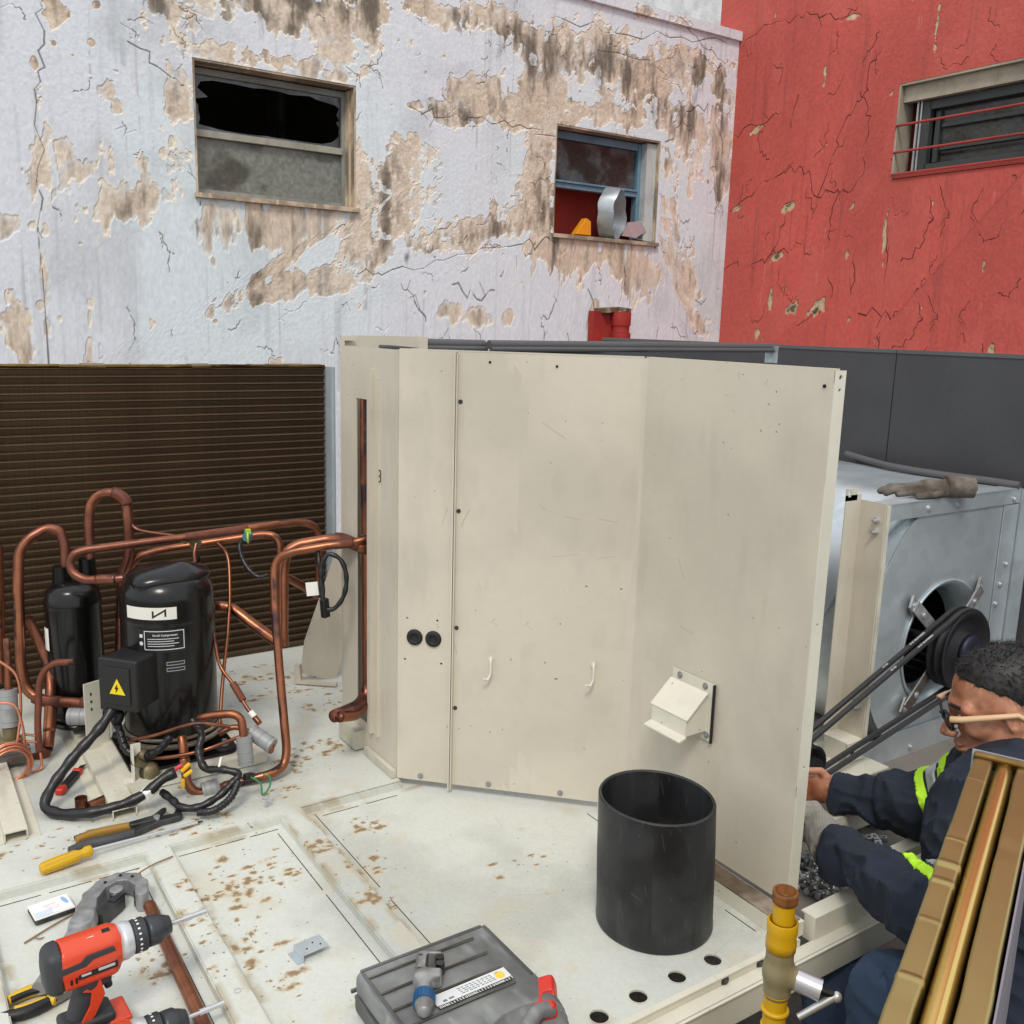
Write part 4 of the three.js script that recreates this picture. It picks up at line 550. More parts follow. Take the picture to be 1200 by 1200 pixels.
// a curved label on a cylinder about y: angle a (radians from +z towards +x), half width da
function curved(R, y, a, da, h) { const g = new THREE.CylinderGeometry(R, R, h, 16, 1, true, a - da, da * 2); g.translate(0, y, 0); return g; }
const CX = .567, CZ = -2.349, CY = DY + .045;
{
  const o = thing('compressor', 'tall black scroll compressor with a terminal box and white sticker', 'compressor', [CX, CY, CZ]);
  mesh('shell', lathe([[0, 0], [.07, 0], [.098, .006], [.108, .02], [.111, .05], [.111, .33], [.1125, .333], [.1125, .345], [.111, .348], [.111, .385], [.108, .405], [.098, .424], [.08, .437], [.055, .445], [.03, .448], [0, .449]], 56), M.blackGloss, o);
  mesh('crown', [solid((x, y, z) => smin(smin(ell(x, y, z, [-.01, .435, .012], [.07, .022, .06]), cap(x, y, z, [-.06, .41, .05], [.03, .445, .03], .02, .02), .03), ell(x, y, z, [.02, .43, -.01], [.08, .022, .07]), .03), [-.12, .38, -.1], [.12, .48, .1], .007)], M.blackGloss, o);
  const F = Math.atan2(-CX, -CZ * 1) ; // faces the yard
  const face = Math.PI * .98 - 2.95;
  const st = canvasTex(256, 64, (c, w, h) => { c.fillStyle = '#dedcd4'; c.fillRect(0, 0, w, h); c.fillStyle = '#b9b4a8'; for (let i = 0; i < 60; i++) c.fillRect(hash3(i, 1, 1) * w, hash3(i, 2, 1) * h, 6, 1); c.strokeStyle = '#1c1c1e'; c.lineWidth = 9; c.beginPath(); c.moveTo(146, 18); c.lineTo(146, 50); c.lineTo(204, 14); c.lineTo(204, 48); c.stroke(); });
  mesh('white_sticker', curved(.1122, .365, -.62, .56, .03), new THREE.MeshStandardMaterial({ map: st, roughness: .55, side: THREE.DoubleSide }), o, true);
  const lb = canvasTex(512, 256, (c, w, h) => { c.fillStyle = '#16181c'; c.fillRect(0, 0, w, h); c.strokeStyle = '#d8dadc'; c.lineWidth = 8; c.strokeRect(80, 24, 416, 200); c.fillStyle = '#d8dadc'; c.fillRect(22, 60, 36, 36); c.beginPath(); c.arc(40, 160, 22, 0, 7); c.fill(); c.font = 'bold 30px sans-serif'; c.fillText('Scroll Compressor', 170, 78); c.font = '20px sans-serif'; for (let k = 0; k < 4; k++) { c.fillRect(112, 104 + k * 26, 330 - (k % 2) * 50, 7); } });
  mesh('rating_label', curved(.1122, .298, -.40, .50, .058), new THREE.MeshStandardMaterial({ map: lb, roughness: .4, side: THREE.DoubleSide }), o, true);
  const ln = canvasTex(128, 64, (c, w, h) => { c.fillStyle = '#16181b'; c.fillRect(0, 0, w, h); c.strokeStyle = '#9aa0a6'; c.lineWidth = 4; c.strokeRect(6, 6, 116, 16); c.strokeRect(6, 38, 116, 16); });
  mesh('serial_label', curved(.1122, .232, -.12, .2, .03), new THREE.MeshStandardMaterial({ map: ln, roughness: .35, side: THREE.DoubleSide }), o, true);
  // terminal box, turned towards the yard
  const tb = sub('terminal_box', o, [-.096, .21, .068], [0, -.86, 0]);
  mesh('box_body', [rb(.1, .12, .075, .008, 0, 0, .012), rb(.108, .1, .02, .006, 0, 0, -.03)], M.blackPlastic, tb);
  mesh('box_lid', [rb(.106, .126, .022, .006, 0, 0, .056), rb(.07, .09, .004, .004, 0, -.002, .068)], M.blackPlastic, tb);
  const tri = ext([[-.02, -.016], [.02, -.016], [0, .02]], .001, .0008); tri.translate(.002, -.004, .0708); mesh('warning_sign', tri, plain(srgb(232, 206, 30), .4), tb);
  mesh('warning_bolt', T(ext([[.002, .011], [-.005, -.001], [-.0005, -.001], [-.003, -.011], [.005, .002], [.0005, .002]], .0008), .002, -.005, .0738), M.hole, tb);
  mesh('suction_stub', [rod([-.108, .085, -.045], [-.15, .086, -.06], .019)], M.blackGloss, o); mesh('discharge_stub', [rod([-.06, .415, -.05], [-.093, .419, -.052], .014)], M.blackGloss, o);
  mesh('lifting_eye', tor(.012, .004, .085, .445, -.04, 0, .6, 0, 16), M.blackGloss, o);
  mesh('heater_band', [tor(.115, .007, 0, .028, 0, Math.PI / 2), tor(.1135, .0045, 0, .045, 0, Math.PI / 2)], new THREE.MeshStandardMaterial({ color: srgb(170, 160, 148), map: greaseMap, roughness: .6 }), o);
  mesh('base_plate', T(slab([[-.13, -.1], [-.1, -.13], [.1, -.13], [.13, -.1], [.13, .1], [.1, .13], [-.1, .13], [-.13, .1]], -.012, -.006)), M.blackGloss, o);
  for (const [x, z] of [[-.1, .1], [.1, .1], [-.1, -.1], [.1, -.1]]) { mesh('rubber_foot', T(lathe([[0, 0], [.028, 0], [.03, .005], [.024, .008], [.028, .013], [.022, .017], [0, .017]], 20), x, -.016, z), M.blackRubber, o); mesh('foot_bolt', [cy(.006, .006, .022, x, .004, z, 0, 0, 0, 10), cy(.011, .011, .007, x, .003, z, 0, 0, 0, 6)], M.steel, o); }
}
{
  const o = thing('suction_accumulator', 'slimmer black cylinder with two necks beside the compressor', 'accumulator', [.391, DY + .04, -2.6]);
  mesh('shell', lathe([[0, 0], [.045, 0], [.062, .012], [.068, .03], [.068, .32], [.0695, .322], [.0695, .332], [.067, .336], [.064, .36], [.05, .374], [.03, .381], [0, .383]], 44), M.blackGloss, o);
  mesh('neck', [cy(.02, .024, .05, -.02, .395, -.02), cy(.023, .023, .012, -.02, .38, -.02)], M.blackGloss, o); mesh('neck', [cy(.02, .024, .06, .045, .4, -.036), cy(.023, .023, .012, .045, .38, -.036)], M.blackGloss, o);
  mesh('foot_ring', [tor(.064, .008, 0, .006, 0, Math.PI / 2)], M.blackGloss, o); mesh('paper_label', curved(.0702, .24, -1.5, .3, .06), M.white, o);
}
const PIPES = {
suction:[[0.381,1.049,-2.622],[0.386,1.127,-2.637],[0.378,1.166,-2.651],[0.351,1.174,-2.659],[0.307,1.153,-2.659],[0.281,1.121,-2.657],[0.274,1.059,-2.647],[0.26,0.835,-2.604],[0.266,0.775,-2.586],[0.293,0.751,-2.562],[0.354,0.746,-2.52],[0.483,0.744,-2.431]],
loop:[[0.444,1.046,-2.64],[0.451,1.179,-2.666],[0.459,1.228,-2.672],[0.484,1.255,-2.662],[0.514,1.258,-2.642],[0.537,1.237,-2.622],[0.539,1.197,-2.611],[0.536,1.095,-2.601],[0.519,1.041,-2.624],[0.516,0.972,-2.635],[0.495,0.769,-2.601]],
discharge:[[0.481,1.084,-2.403],[0.432,1.081,-2.435],[0.4,1.077,-2.455],[0.376,1.093,-2.476],[0.371,1.117,-2.485],[0.381,1.14,-2.483],[0.412,1.149,-2.477],[0.603,1.164,-2.437],[0.818,1.178,-2.418],[0.946,1.18,-2.431],[0.984,1.166,-2.426],[0.998,1.132,-2.421],[0.988,1.035,-2.405],[0.983,0.993,-2.399]],
second:[[0.533,1.05,-2.617],[0.555,1.086,-2.611],[0.616,1.104,-2.586],[0.862,1.143,-2.479],[0.885,1.139,-2.462],[0.894,1.117,-2.451],[0.888,0.998,-2.427]],
riser:[[1.02,1.18,-2.158],[0.99,1.173,-2.163],[0.953,1.163,-2.2],[0.855,1.148,-2.239],[0.821,1.132,-2.258],[0.808,1.104,-2.26],[0.798,1.01,-2.232],[0.788,0.854,-2.177],[0.777,0.68,-2.108],[0.765,0.648,-2.095],[0.728,0.642,-2.082],[0.621,0.625,-2.113]],
stub_riser:[[1.02,1.15,-2.16],[0.99,1.165,-2.172],[0.974,1.167,-2.249],[0.887,1.151,-2.292],[0.856,1.135,-2.296],[0.845,1.096,-2.294],[0.826,0.936,-2.257],[0.825,0.899,-2.25]],
diagonal:[[0.694,0.989,-2.384],[0.729,0.985,-2.371],[0.75,0.965,-2.34],[0.826,0.896,-2.26]],
branch:[[0.866,1.057,-2.333],[0.914,1.024,-2.366],[0.977,0.977,-2.386]],
bypass:[[0.621,0.623,-2.113],[0.583,0.618,-2.113],[0.555,0.622,-2.121],[0.542,0.643,-2.134],[0.544,0.694,-2.157],[0.546,0.744,-2.18]],
tap:[[0.587,0.777,-2.185],[0.618,0.786,-2.166],[0.655,0.791,-2.142],[0.672,0.782,-2.129],[0.674,0.754,-2.12],[0.673,0.716,-2.112]],
lowloop:[[0.63,0.734,-2.17],[0.667,0.751,-2.161],[0.708,0.728,-2.128],[0.732,0.693,-2.091],[0.734,0.713,-2.095]],
side_leg:[[0.297,0.645,-2.497],[0.308,0.691,-2.525],[0.324,0.786,-2.574],[0.325,0.833,-2.645],[0.309,0.889,-2.743],[0.304,0.903,-2.775]],
side_leg2:[[0.271,0.663,-2.445],[0.273,0.725,-2.458],[0.285,0.828,-2.474],[0.3,0.863,-2.472],[0.324,0.878,-2.46],[0.359,0.879,-2.437]],
foot_elbow:[[0.297,0.645,-2.497],[0.284,0.624,-2.501],[0.258,0.614,-2.516],[0.219,0.609,-2.541]],
edge_pipe:[[0.242,1.115,-2.768],[0.234,0.983,-2.742],[0.219,0.764,-2.701]],
edge_pipe2:[[0.228,0.932,-2.538],[0.226,0.887,-2.528],[0.22,0.795,-2.511]],
manifold:[[1.02,1.56,-2.172],[1.02,1.36,-2.172],[1.02,1.19,-2.165]],
manifold2:[[1.02,1.14,-2.165],[1.02,.9,-2.165],[1.015,.775,-2.155],[.99,.745,-2.125],[.951,.747,-2.08],[.888,.77,-2.041]],
manifold3:[[1.045,1.1,-2.175],[1.045,.9,-2.175],[1.02,.77,-2.165],[.985,.755,-2.13],[.945,.764,-2.087],[.878,.766,-2.059]],
capillary_a:[[0.656,1.155,-2.399],[0.647,1.13,-2.387],[0.652,1.048,-2.352],[0.662,0.95,-2.298],[0.667,0.87,-2.264],[0.685,0.831,-2.217],[0.702,0.784,-2.17],[0.719,0.756,-2.14]],
capillary_b:[[0.724,1.138,-2.447],[0.736,1.115,-2.409],[0.726,1.036,-2.361],[0.704,0.938,-2.316],[0.68,0.839,-2.284],[0.65,0.729,-2.229]],
capillary_c:[[0.541,1.182,-2.606],[0.555,1.165,-2.593],[0.633,1.154,-2.513]],
capillary_d:[[0.443,0.72,-2.269],[0.486,0.751,-2.198],[0.567,0.79,-2.128],[0.641,0.772,-2.11]],
capillary_e:[[0.452,0.677,-2.277],[0.498,0.701,-2.177],[0.575,0.719,-2.13],[0.673,0.74,-2.118]],
loom:[[0.484,0.85,-2.296],[0.43,0.824,-2.277],[0.381,0.776,-2.25],[0.313,0.718,-2.233],[0.259,0.664,-2.207],[0.246,0.642,-2.186],[0.264,0.633,-2.16],[0.316,0.64,-2.114],[0.384,0.648,-2.095],[0.438,0.666,-2.087],[0.48,0.692,-2.089],[0.506,0.701,-2.086]],
loom_b:[[0.419,0.783,-2.324],[0.428,0.746,-2.285],[0.434,0.709,-2.247],[0.459,0.699,-2.216],[0.491,0.716,-2.186],[0.52,0.752,-2.175]],
loom_c:[[0.476,0.656,-2.096],[0.49,0.648,-2.06],[0.5,0.643,-2.028],[0.531,0.644,-2.007],[0.575,0.658,-2.005],[0.611,0.68,-2.011],[0.628,0.695,-2.015],[0.6,0.705,-2.036],[0.57,0.698,-2.08],[0.566,0.728,-2.113],[0.58,0.758,-2.136],[0.569,0.783,-2.173]],
loom_d:[[0.528,0.638,-1.995],[0.557,0.643,-1.977],[0.599,0.657,-1.988],[0.624,0.686,-2.003]],
ground_wire:[[0.647,0.686,-2.024],[0.67,0.672,-1.993],[0.666,0.655,-1.967],[0.684,0.67,-1.971],[0.692,0.683,-1.993],[0.68,0.687,-2.002]],
hang_cable:[[0.912,1.166,-2.229],[0.908,1.117,-2.208],[0.906,1.057,-2.183],[0.905,1.01,-2.172],[0.923,1.007,-2.16],[0.947,1.037,-2.151],[0.958,1.09,-2.155],[0.948,1.132,-2.172],[0.925,1.142,-2.19],[0.908,1.112,-2.194],[0.902,1.036,-2.18]],
short_cable:[[0.787,1.155,-2.409],[0.766,1.142,-2.395],[0.766,1.108,-2.376],[0.778,1.078,-2.348],[0.793,1.066,-2.335],[0.814,1.071,-2.322]],
};
{
  const o = thing('copper_pipework', 'brazed copper pipe circuit looping round the black compressor', 'pipework');
  const R = { suction: .0155, loop: .0155, discharge: .0125, second: .0125, riser: .0125, stub_riser: .017, diagonal: .0165, branch: .0125, bypass: .0125, tap: .0115, lowloop: .008, side_leg: .016, side_leg2: .0095, foot_elbow: .016, edge_pipe: .017, edge_pipe2: .0105, manifold: .017, manifold2: .016, manifold3: .0175 };
  const bend = { suction: .03, loop: .02, discharge: .02 };
  for (const k in R) mesh(k === 'lowloop' ? 'pipe' : 'pipe', pipe(PIPES[k], R[k] * .86, bend[k] || .03, 18), k === 'foot_elbow' || k === 'side_leg2' || k === 'manifold3' ? M.copperDull : M.copper, o);
  const C = THREE.CatmullRomCurve3, along = (k, a, b, r, name, mat) => { const c = new C(PIPES[k].map(p => V(...p)), false, 'centripetal'), pts = []; for (let q = 0; q <= 8; q++) pts.push(c.getPointAt(mix(a, b, q / 8))); mesh(name, sweep(pts, r * .88, 18), mat, o); };
  // sockets, sooty brazed joints, heat-discoloured runs
  along('suction', .86, .97, .0182, 'brazed_socket', M.copperDull); along('suction', .72, .8, .0172, 'brazed_socket', M.copperDull); along('loop', .33, .4, .0172, 'brazed_socket', M.copperDull); along('discharge', .02, .07, .0148, 'brazed_socket', M.copper); along('discharge', .46, .62, .0129, 'heat_tint', M.copperDull); along('riser', .04, .1, .0142, 'brazed_socket', M.copperDull); along('stub_riser', .05, .24, .0176, 'heat_tint', M.copperDull); along('manifold3', .88, .99, .0185, 'brazed_socket', M.copperDull); along('side_leg', .1, .3, .0175, 'brazed_socket', M.copper); along('bypass', .6, .75, .0145, 'brazed_socket', M.copper);
  along('bypass', .86, 1, .0105, 'capped_end', M.castSteel);
  mesh('service_port', [cy(.011, .011, .045, .654, 1.155, -2.47, Math.PI / 2, 0, .6), cy(.016, .016, .012, .668, 1.145, -2.45, Math.PI / 2, .3, .6, 6)], M.brass, o);
  // wrapped couplings
  const wrap = (a, b, r) => mesh('wrapped_coupling', [rod(a, b, r, r * .97, 18), ...[.15, .5, .85].map(t => { const g = new THREE.TorusGeometry(r * .99, r * .05, 6, 24); const d = V(b[0] - a[0], b[1] - a[1], b[2] - a[2]).normalize(); g.applyQuaternion(new THREE.Quaternion().setFromUnitVectors(V(0, 0, 1), d)); g.translate(mix(a[0], b[0], t), mix(a[1], b[1], t), mix(a[2], b[2], t)); return g; })], M.greyTape, o);
  wrap([.673, .74, -2.112], [.674, .672, -2.105], .0185); wrap([.61, .628, -2.112], [.572, .622, -2.116], .021); wrap([.22, .81, -2.512], [.216, .72, -2.495], .021); wrap([.7, .735, -2.14], [.735, .71, -2.09], .019); wrap([.35, .716, -2.5], [.405, .716, -2.47], .022);
  mesh('valve_body', [cy(.02, .02, .03, .216, .705, -2.493, 0, 0, 0, 6), cy(.026, .026, .012, .216, .684, -2.49)], M.brass, o); mesh('valve_flange', [rb(.08, .014, .05, .004, .215, .665, -2.485), rb(.07, .03, .045, .006, .215, .645, -2.485)], M.castSteel, o);
  mesh('bulb_fitting', [sp(.016, .462, .7, -2.215), cy(.012, .009, .03, .452, .69, -2.2, .4, 0, .8), sp(.024, .475, .66, -2.205, 1, 1, .8)], M.brass, o);
  mesh('pipe_clamp', [tor(.0138, .003, .79, 1.158, -2.4, 0, 1.2, 0, 20), bx(.012, .014, .014, .79, 1.172, -2.4)], plain(srgb(170, 200, 60), .5), o);
  // capillary coil at the yard end
  const coil = []; for (let i = 0; i <= 150; i++) { const a = i / 150 * Math.PI * 2 * 5.4, r = .042 + .006 * Math.sin(a * .37); coil.push(V(.205 + Math.cos(a) * r, .66 + Math.sin(a) * r * 1.05, -2.42 + .012 * Math.sin(a * .21) + i * .00015)); }
  mesh('capillary_coil', sweep(coil, .0024, 7), M.copperBright, o);
  for (const p of [[[.2, .9, -2.48], [.235, .86, -2.47], [.24, .78, -2.46], [.225, .7, -2.44]], [[.19, .8, -2.46], [.225, .79, -2.45], [.238, .74, -2.44], [.24, .68, -2.43]], [[.246, .625, -2.42], [.27, .625, -2.425], [.273, .66, -2.44]], [[.24, .7, -2.48], [.268, .702, -2.45]], [[.24, .685, -2.47], [.268, .687, -2.445]]]) mesh('capillary', tube(p, .0032, 20, 8), M.copperBright, o);
  for (const k of ['capillary_a', 'capillary_b', 'capillary_c', 'capillary_d', 'capillary_e']) mesh('capillary', tube(PIPES[k], .0045, 60, 9), M.copper, o);
  mesh('sensor_wrap', [rod([.684, .835, -2.222], [.697, .8, -2.186], .009), rod([.712, .768, -2.155], [.722, .75, -2.14], .007)], M.copperDull, o); mesh('white_crimp', rod([.707, .777, -2.163], [.713, .766, -2.153], .008), M.white, o);
}
{ // cables
  const wob = (pts, r, seed, n = 70) => { const c = new THREE.CatmullRomCurve3(pts.map(p => V(...p))), P = []; for (let i = 0; i <= n; i++) P.push(c.getPointAt(i / n)); return sweep(P, t => r * (1 + .1 * Math.sin(t * 90 + seed) + .12 * (n2(t * 40, seed) - .5)), 12); };
  const mk = (name, label, parts) => { const o = thing(name, label, 'cable'); for (const [n, g, m] of parts) mesh(n, g, m, o); return o; };
  mk('cable_loom', 'thick black taped cable loom drooping from the terminal box to the base tray', [['loom', wob(PIPES.loom, .0118, 1), M.tape], ['white_clip', rb(.032, .022, .024, .004, .447, .668, -2.088, 0, .5, .3), M.white], ['yellow_connector', [rb(.026, .008, .009, .002, .527, .708, -2.084, 0, .2, .5), rb(.022, .007, .009, .002, .53, .697, -2.074, 0, .2, .4), rb(.008, .02, .008, .002, .518, .676, -2.075)], M.yellow], ['red_lead', tube([[.5, .7, -2.087], [.51, .712, -2.085], [.52, .716, -2.084]], .0045, 10, 8), plain(srgb(206, 50, 80), .4)], ['tape_end', rod([.494, .855, -2.3], [.46, .838, -2.29], .0125), plain(srgb(120, 112, 92), .6)]]);
  mk('branch_cable', 'black taped branch cable running along the foot of the compressor', [['loom', wob(PIPES.loom_b, .009, 3), M.tape], ['knot', wob([[.405, .8, -2.33], [.425, .79, -2.315], [.43, .77, -2.3], [.415, .76, -2.3]], .014, 6, 20), M.tape]]);
  const lc = mk('loose_harness', 'tangled black wiring harness lying in front of the compressor', [['harness', wob(PIPES.loom_c, .0085, 5, 110), M.tape], ['side_branch', wob(PIPES.loom_d, .0085, 8, 40), M.tape], ['green_wire', tube(PIPES.ground_wire, .0022, 40, 7), M.green], ['plug', [rb(.03, .016, .014, .003, .652, .682, -2.02, 0, .6, -.3)], M.blackPlastic], ['terminal', rb(.02, .006, .012, .001, .672, .645, -1.965, .3, .4, 0), M.steel], ['zip_tie', tube([[.59, .705, -2.04], [.598, .725, -2.05], [.6, .73, -2.05]], .003, 8, 6), M.white]]);
  mk('hanging_cable', 'coiled black cable hanging from the copper pipes by the casing', [['loop', wob(PIPES.hang_cable, .006, 11, 90), M.tape], ['plug', [rb(.02, .05, .016, .003, .906, 1.01, -2.17, 0, .3, .1)], M.blackPlastic], ['paper_tag', [bx(.03, .035, .002, .885, 1.055, -2.2, 0, -.5, .1)], M.white]]);
  mk('sensor_cable', 'short black sensor cable clipped to the upper copper pipe', [['lead', wob(PIPES.short_cable, .0055, 15, 40), M.tape], ['sensor_head', rod([.792, 1.17, -2.4], [.786, 1.15, -2.405], .012), plain(srgb(70, 120, 130), .4)]]);
}
/* ---------- blower, belts, motor ---------- */
const BX0 = 2.16, BX1 = 2.82, BY0 = .535, BY1 = 1.288, BZ = -1.48, BZ1 = -2.14, SX = 2.5, SY = .86;
{
  const o = thing('blower', 'galvanised centrifugal blower housing with a round inlet', 'blower');
  // scroll wrapper, swept along z
  const prof = []; prof.push([BX1 - .01, BY1]); prof.push([2.46, BY1]); for (let i = 0; i <= 14; i++) { const a = Math.PI / 2 + i / 14 * Math.PI / 2; prof.push([2.46 + Math.cos(a) * .3, BY1 - .4 + Math.sin(a) * .4]); } for (let i = 1; i <= 12; i++) { const a = Math.PI + i / 12 * Math.PI / 2; prof.push([2.46 + Math.cos(a) * .3, BY1 - .4 + Math.sin(a) * .34]); } prof.push([BX1 - .01, BY0 + .012]);
  const pos = [], idx = []; prof.forEach(([x, y]) => { pos.push(x, y, BZ - .004, x, y, BZ1); }); for (let i = 0; i < prof.length - 1; i++) idx.push(i * 2, i * 2 + 1, i * 2 + 2, i * 2 + 1, i * 2 + 3, i * 2 + 2);
  const wg = new THREE.BufferGeometry(); wg.setAttribute('position', new THREE.Float32BufferAttribute(pos, 3)); wg.setIndex(idx); wg.computeVertexNormals(); mesh('scroll_wrapper', wg, M.zinc, o);
  const sp_ = new THREE.Shape(prof.map(p => new THREE.Vector2(...p))); const ih = circ(SX, SY, .185);
  mesh('scroll_side', T(ext(sp_, .003, 0, [ih]), 0, 0, BZ - .003), M.zinc, o);
  mesh('rear_side', T(ext(new THREE.Shape(prof.map(p => new THREE.Vector2(...p))), .003), 0, 0, BZ1), M.zinc, o);
  mesh('corner_plate', T(ext([[BX0, 0], [BX0, -.42], [2.2, -.42], [2.46, -.03], [2.46, 0]], .002), 0, BY1 - .012, BZ - .006, .42, 0, 0), M.zinc, o);
  mesh('front_frame', [bx(BX1 - BX0, .042, .003, (BX0 + BX1) / 2, BY1 - .021, BZ + .004), bx(BX1 - BX0, .003, .05, (BX0 + BX1) / 2, BY1 + .0015, BZ - .018), bx(.075, BY1 - BY0 - .05, .004, BX1 - .04, (BY0 + BY1) / 2 - .02, BZ + .004), bx(.004, BY1 - BY0, .05, BX1 + .004, (BY0 + BY1) / 2, BZ + .02), bx(BX1 - BX0 - .08, .09, .004, (BX0 + BX1) / 2 - .04, BY0 + .045, BZ + .006), bx(BX1 - BX0, .004, .08, (BX0 + BX1) / 2, BY0 - .002, BZ + .03)], M.zinc, o);
  screws([[[2.5, BY1 - .022, BZ + .006], [0, 0, 1]], [[2.36, BY1 - .022, BZ + .006], [0, 0, 1]], [[BX1 - .03, BY1 - .03, BZ + .007], [0, 0, 1]], [[BX1 - .03, 1.06, BZ + .007], [0, 0, 1]], [[BX1 - .05, 1.0, BZ + .007], [0, 0, 1]], [[BX1 - .06, .94, BZ + .007], [0, 0, 1]], [[2.56, BY0 + .05, BZ + .009], [0, 0, 1]], [[2.4, BY0 + .03, BZ + .009], [0, 0, 1]]], o, M.steel, 1.2);
  mesh('inlet_bell', T(lathe([[.186, .0], [.19, .004], [.184, .007], [.172, -.005], [.158, -.035], [.15, -.08]], 56), SX, SY, BZ, Math.PI / 2), M.zinc, o);
  const bl = []; for (let k = 0; k < 44; k++) { const a = k / 44 * Math.PI * 2; bl.push(T(bx(.003, .032, .5), SX + Math.cos(a) * .2, SY + Math.sin(a) * .2, BZ - .33, 0, 0, a - 1.0)); }
  const fw = mesh('fan_wheel', mg(bl), M.darkSteel, o); fw.userData.kind = 'stuff';
  mesh('wheel_ring', [tor(.2, .012, SX, SY, BZ - .08, 0, 0, 0, 48), T(cy(.21, .21, .004, 0, 0, 0, 0, 0, 0, 40), SX, SY, BZ - .55, Math.PI / 2)], M.darkSteel, o);
  mesh('shaft', rod([SX, SY, BZ1], [SX, SY, BZ + .1], .016), M.darkSteel, o);
  for (const [x, y] of [[2.325, 1.0], [2.645, 1.01], [2.335, .7], [2.66, .72]]) { const dx = SX - x, dy = SY - y, L = Math.hypot(dx, dy) - .04, a = Math.atan2(dy, dx); mesh('bearing_arm', [T(rb(L, .036, .006, .002), x + Math.cos(a) * L / 2, y + Math.sin(a) * L / 2, BZ + .02, 0, 0, a), T(rb(.05, .04, .007, .002), x, y, BZ + .012, 0, .3, a)], M.castSteel, o); screws([[[x, y, BZ + .017], [0, 0, 1]], [[x + Math.cos(a) * .05, y + Math.sin(a) * .05, BZ + .024], [0, 0, 1]]], o, M.steel, 1.2); }
  mesh('bearing', [T(lathe([[.016, -.02], [.05, -.02], [.055, 0], [.05, .02], [.016, .02]], 28), SX, SY, BZ + .02, Math.PI / 2)], M.darkSteel, o);
}
const PZ = -1.425, MX = 1.862, MY = .664, PR = .115, MR = .058;
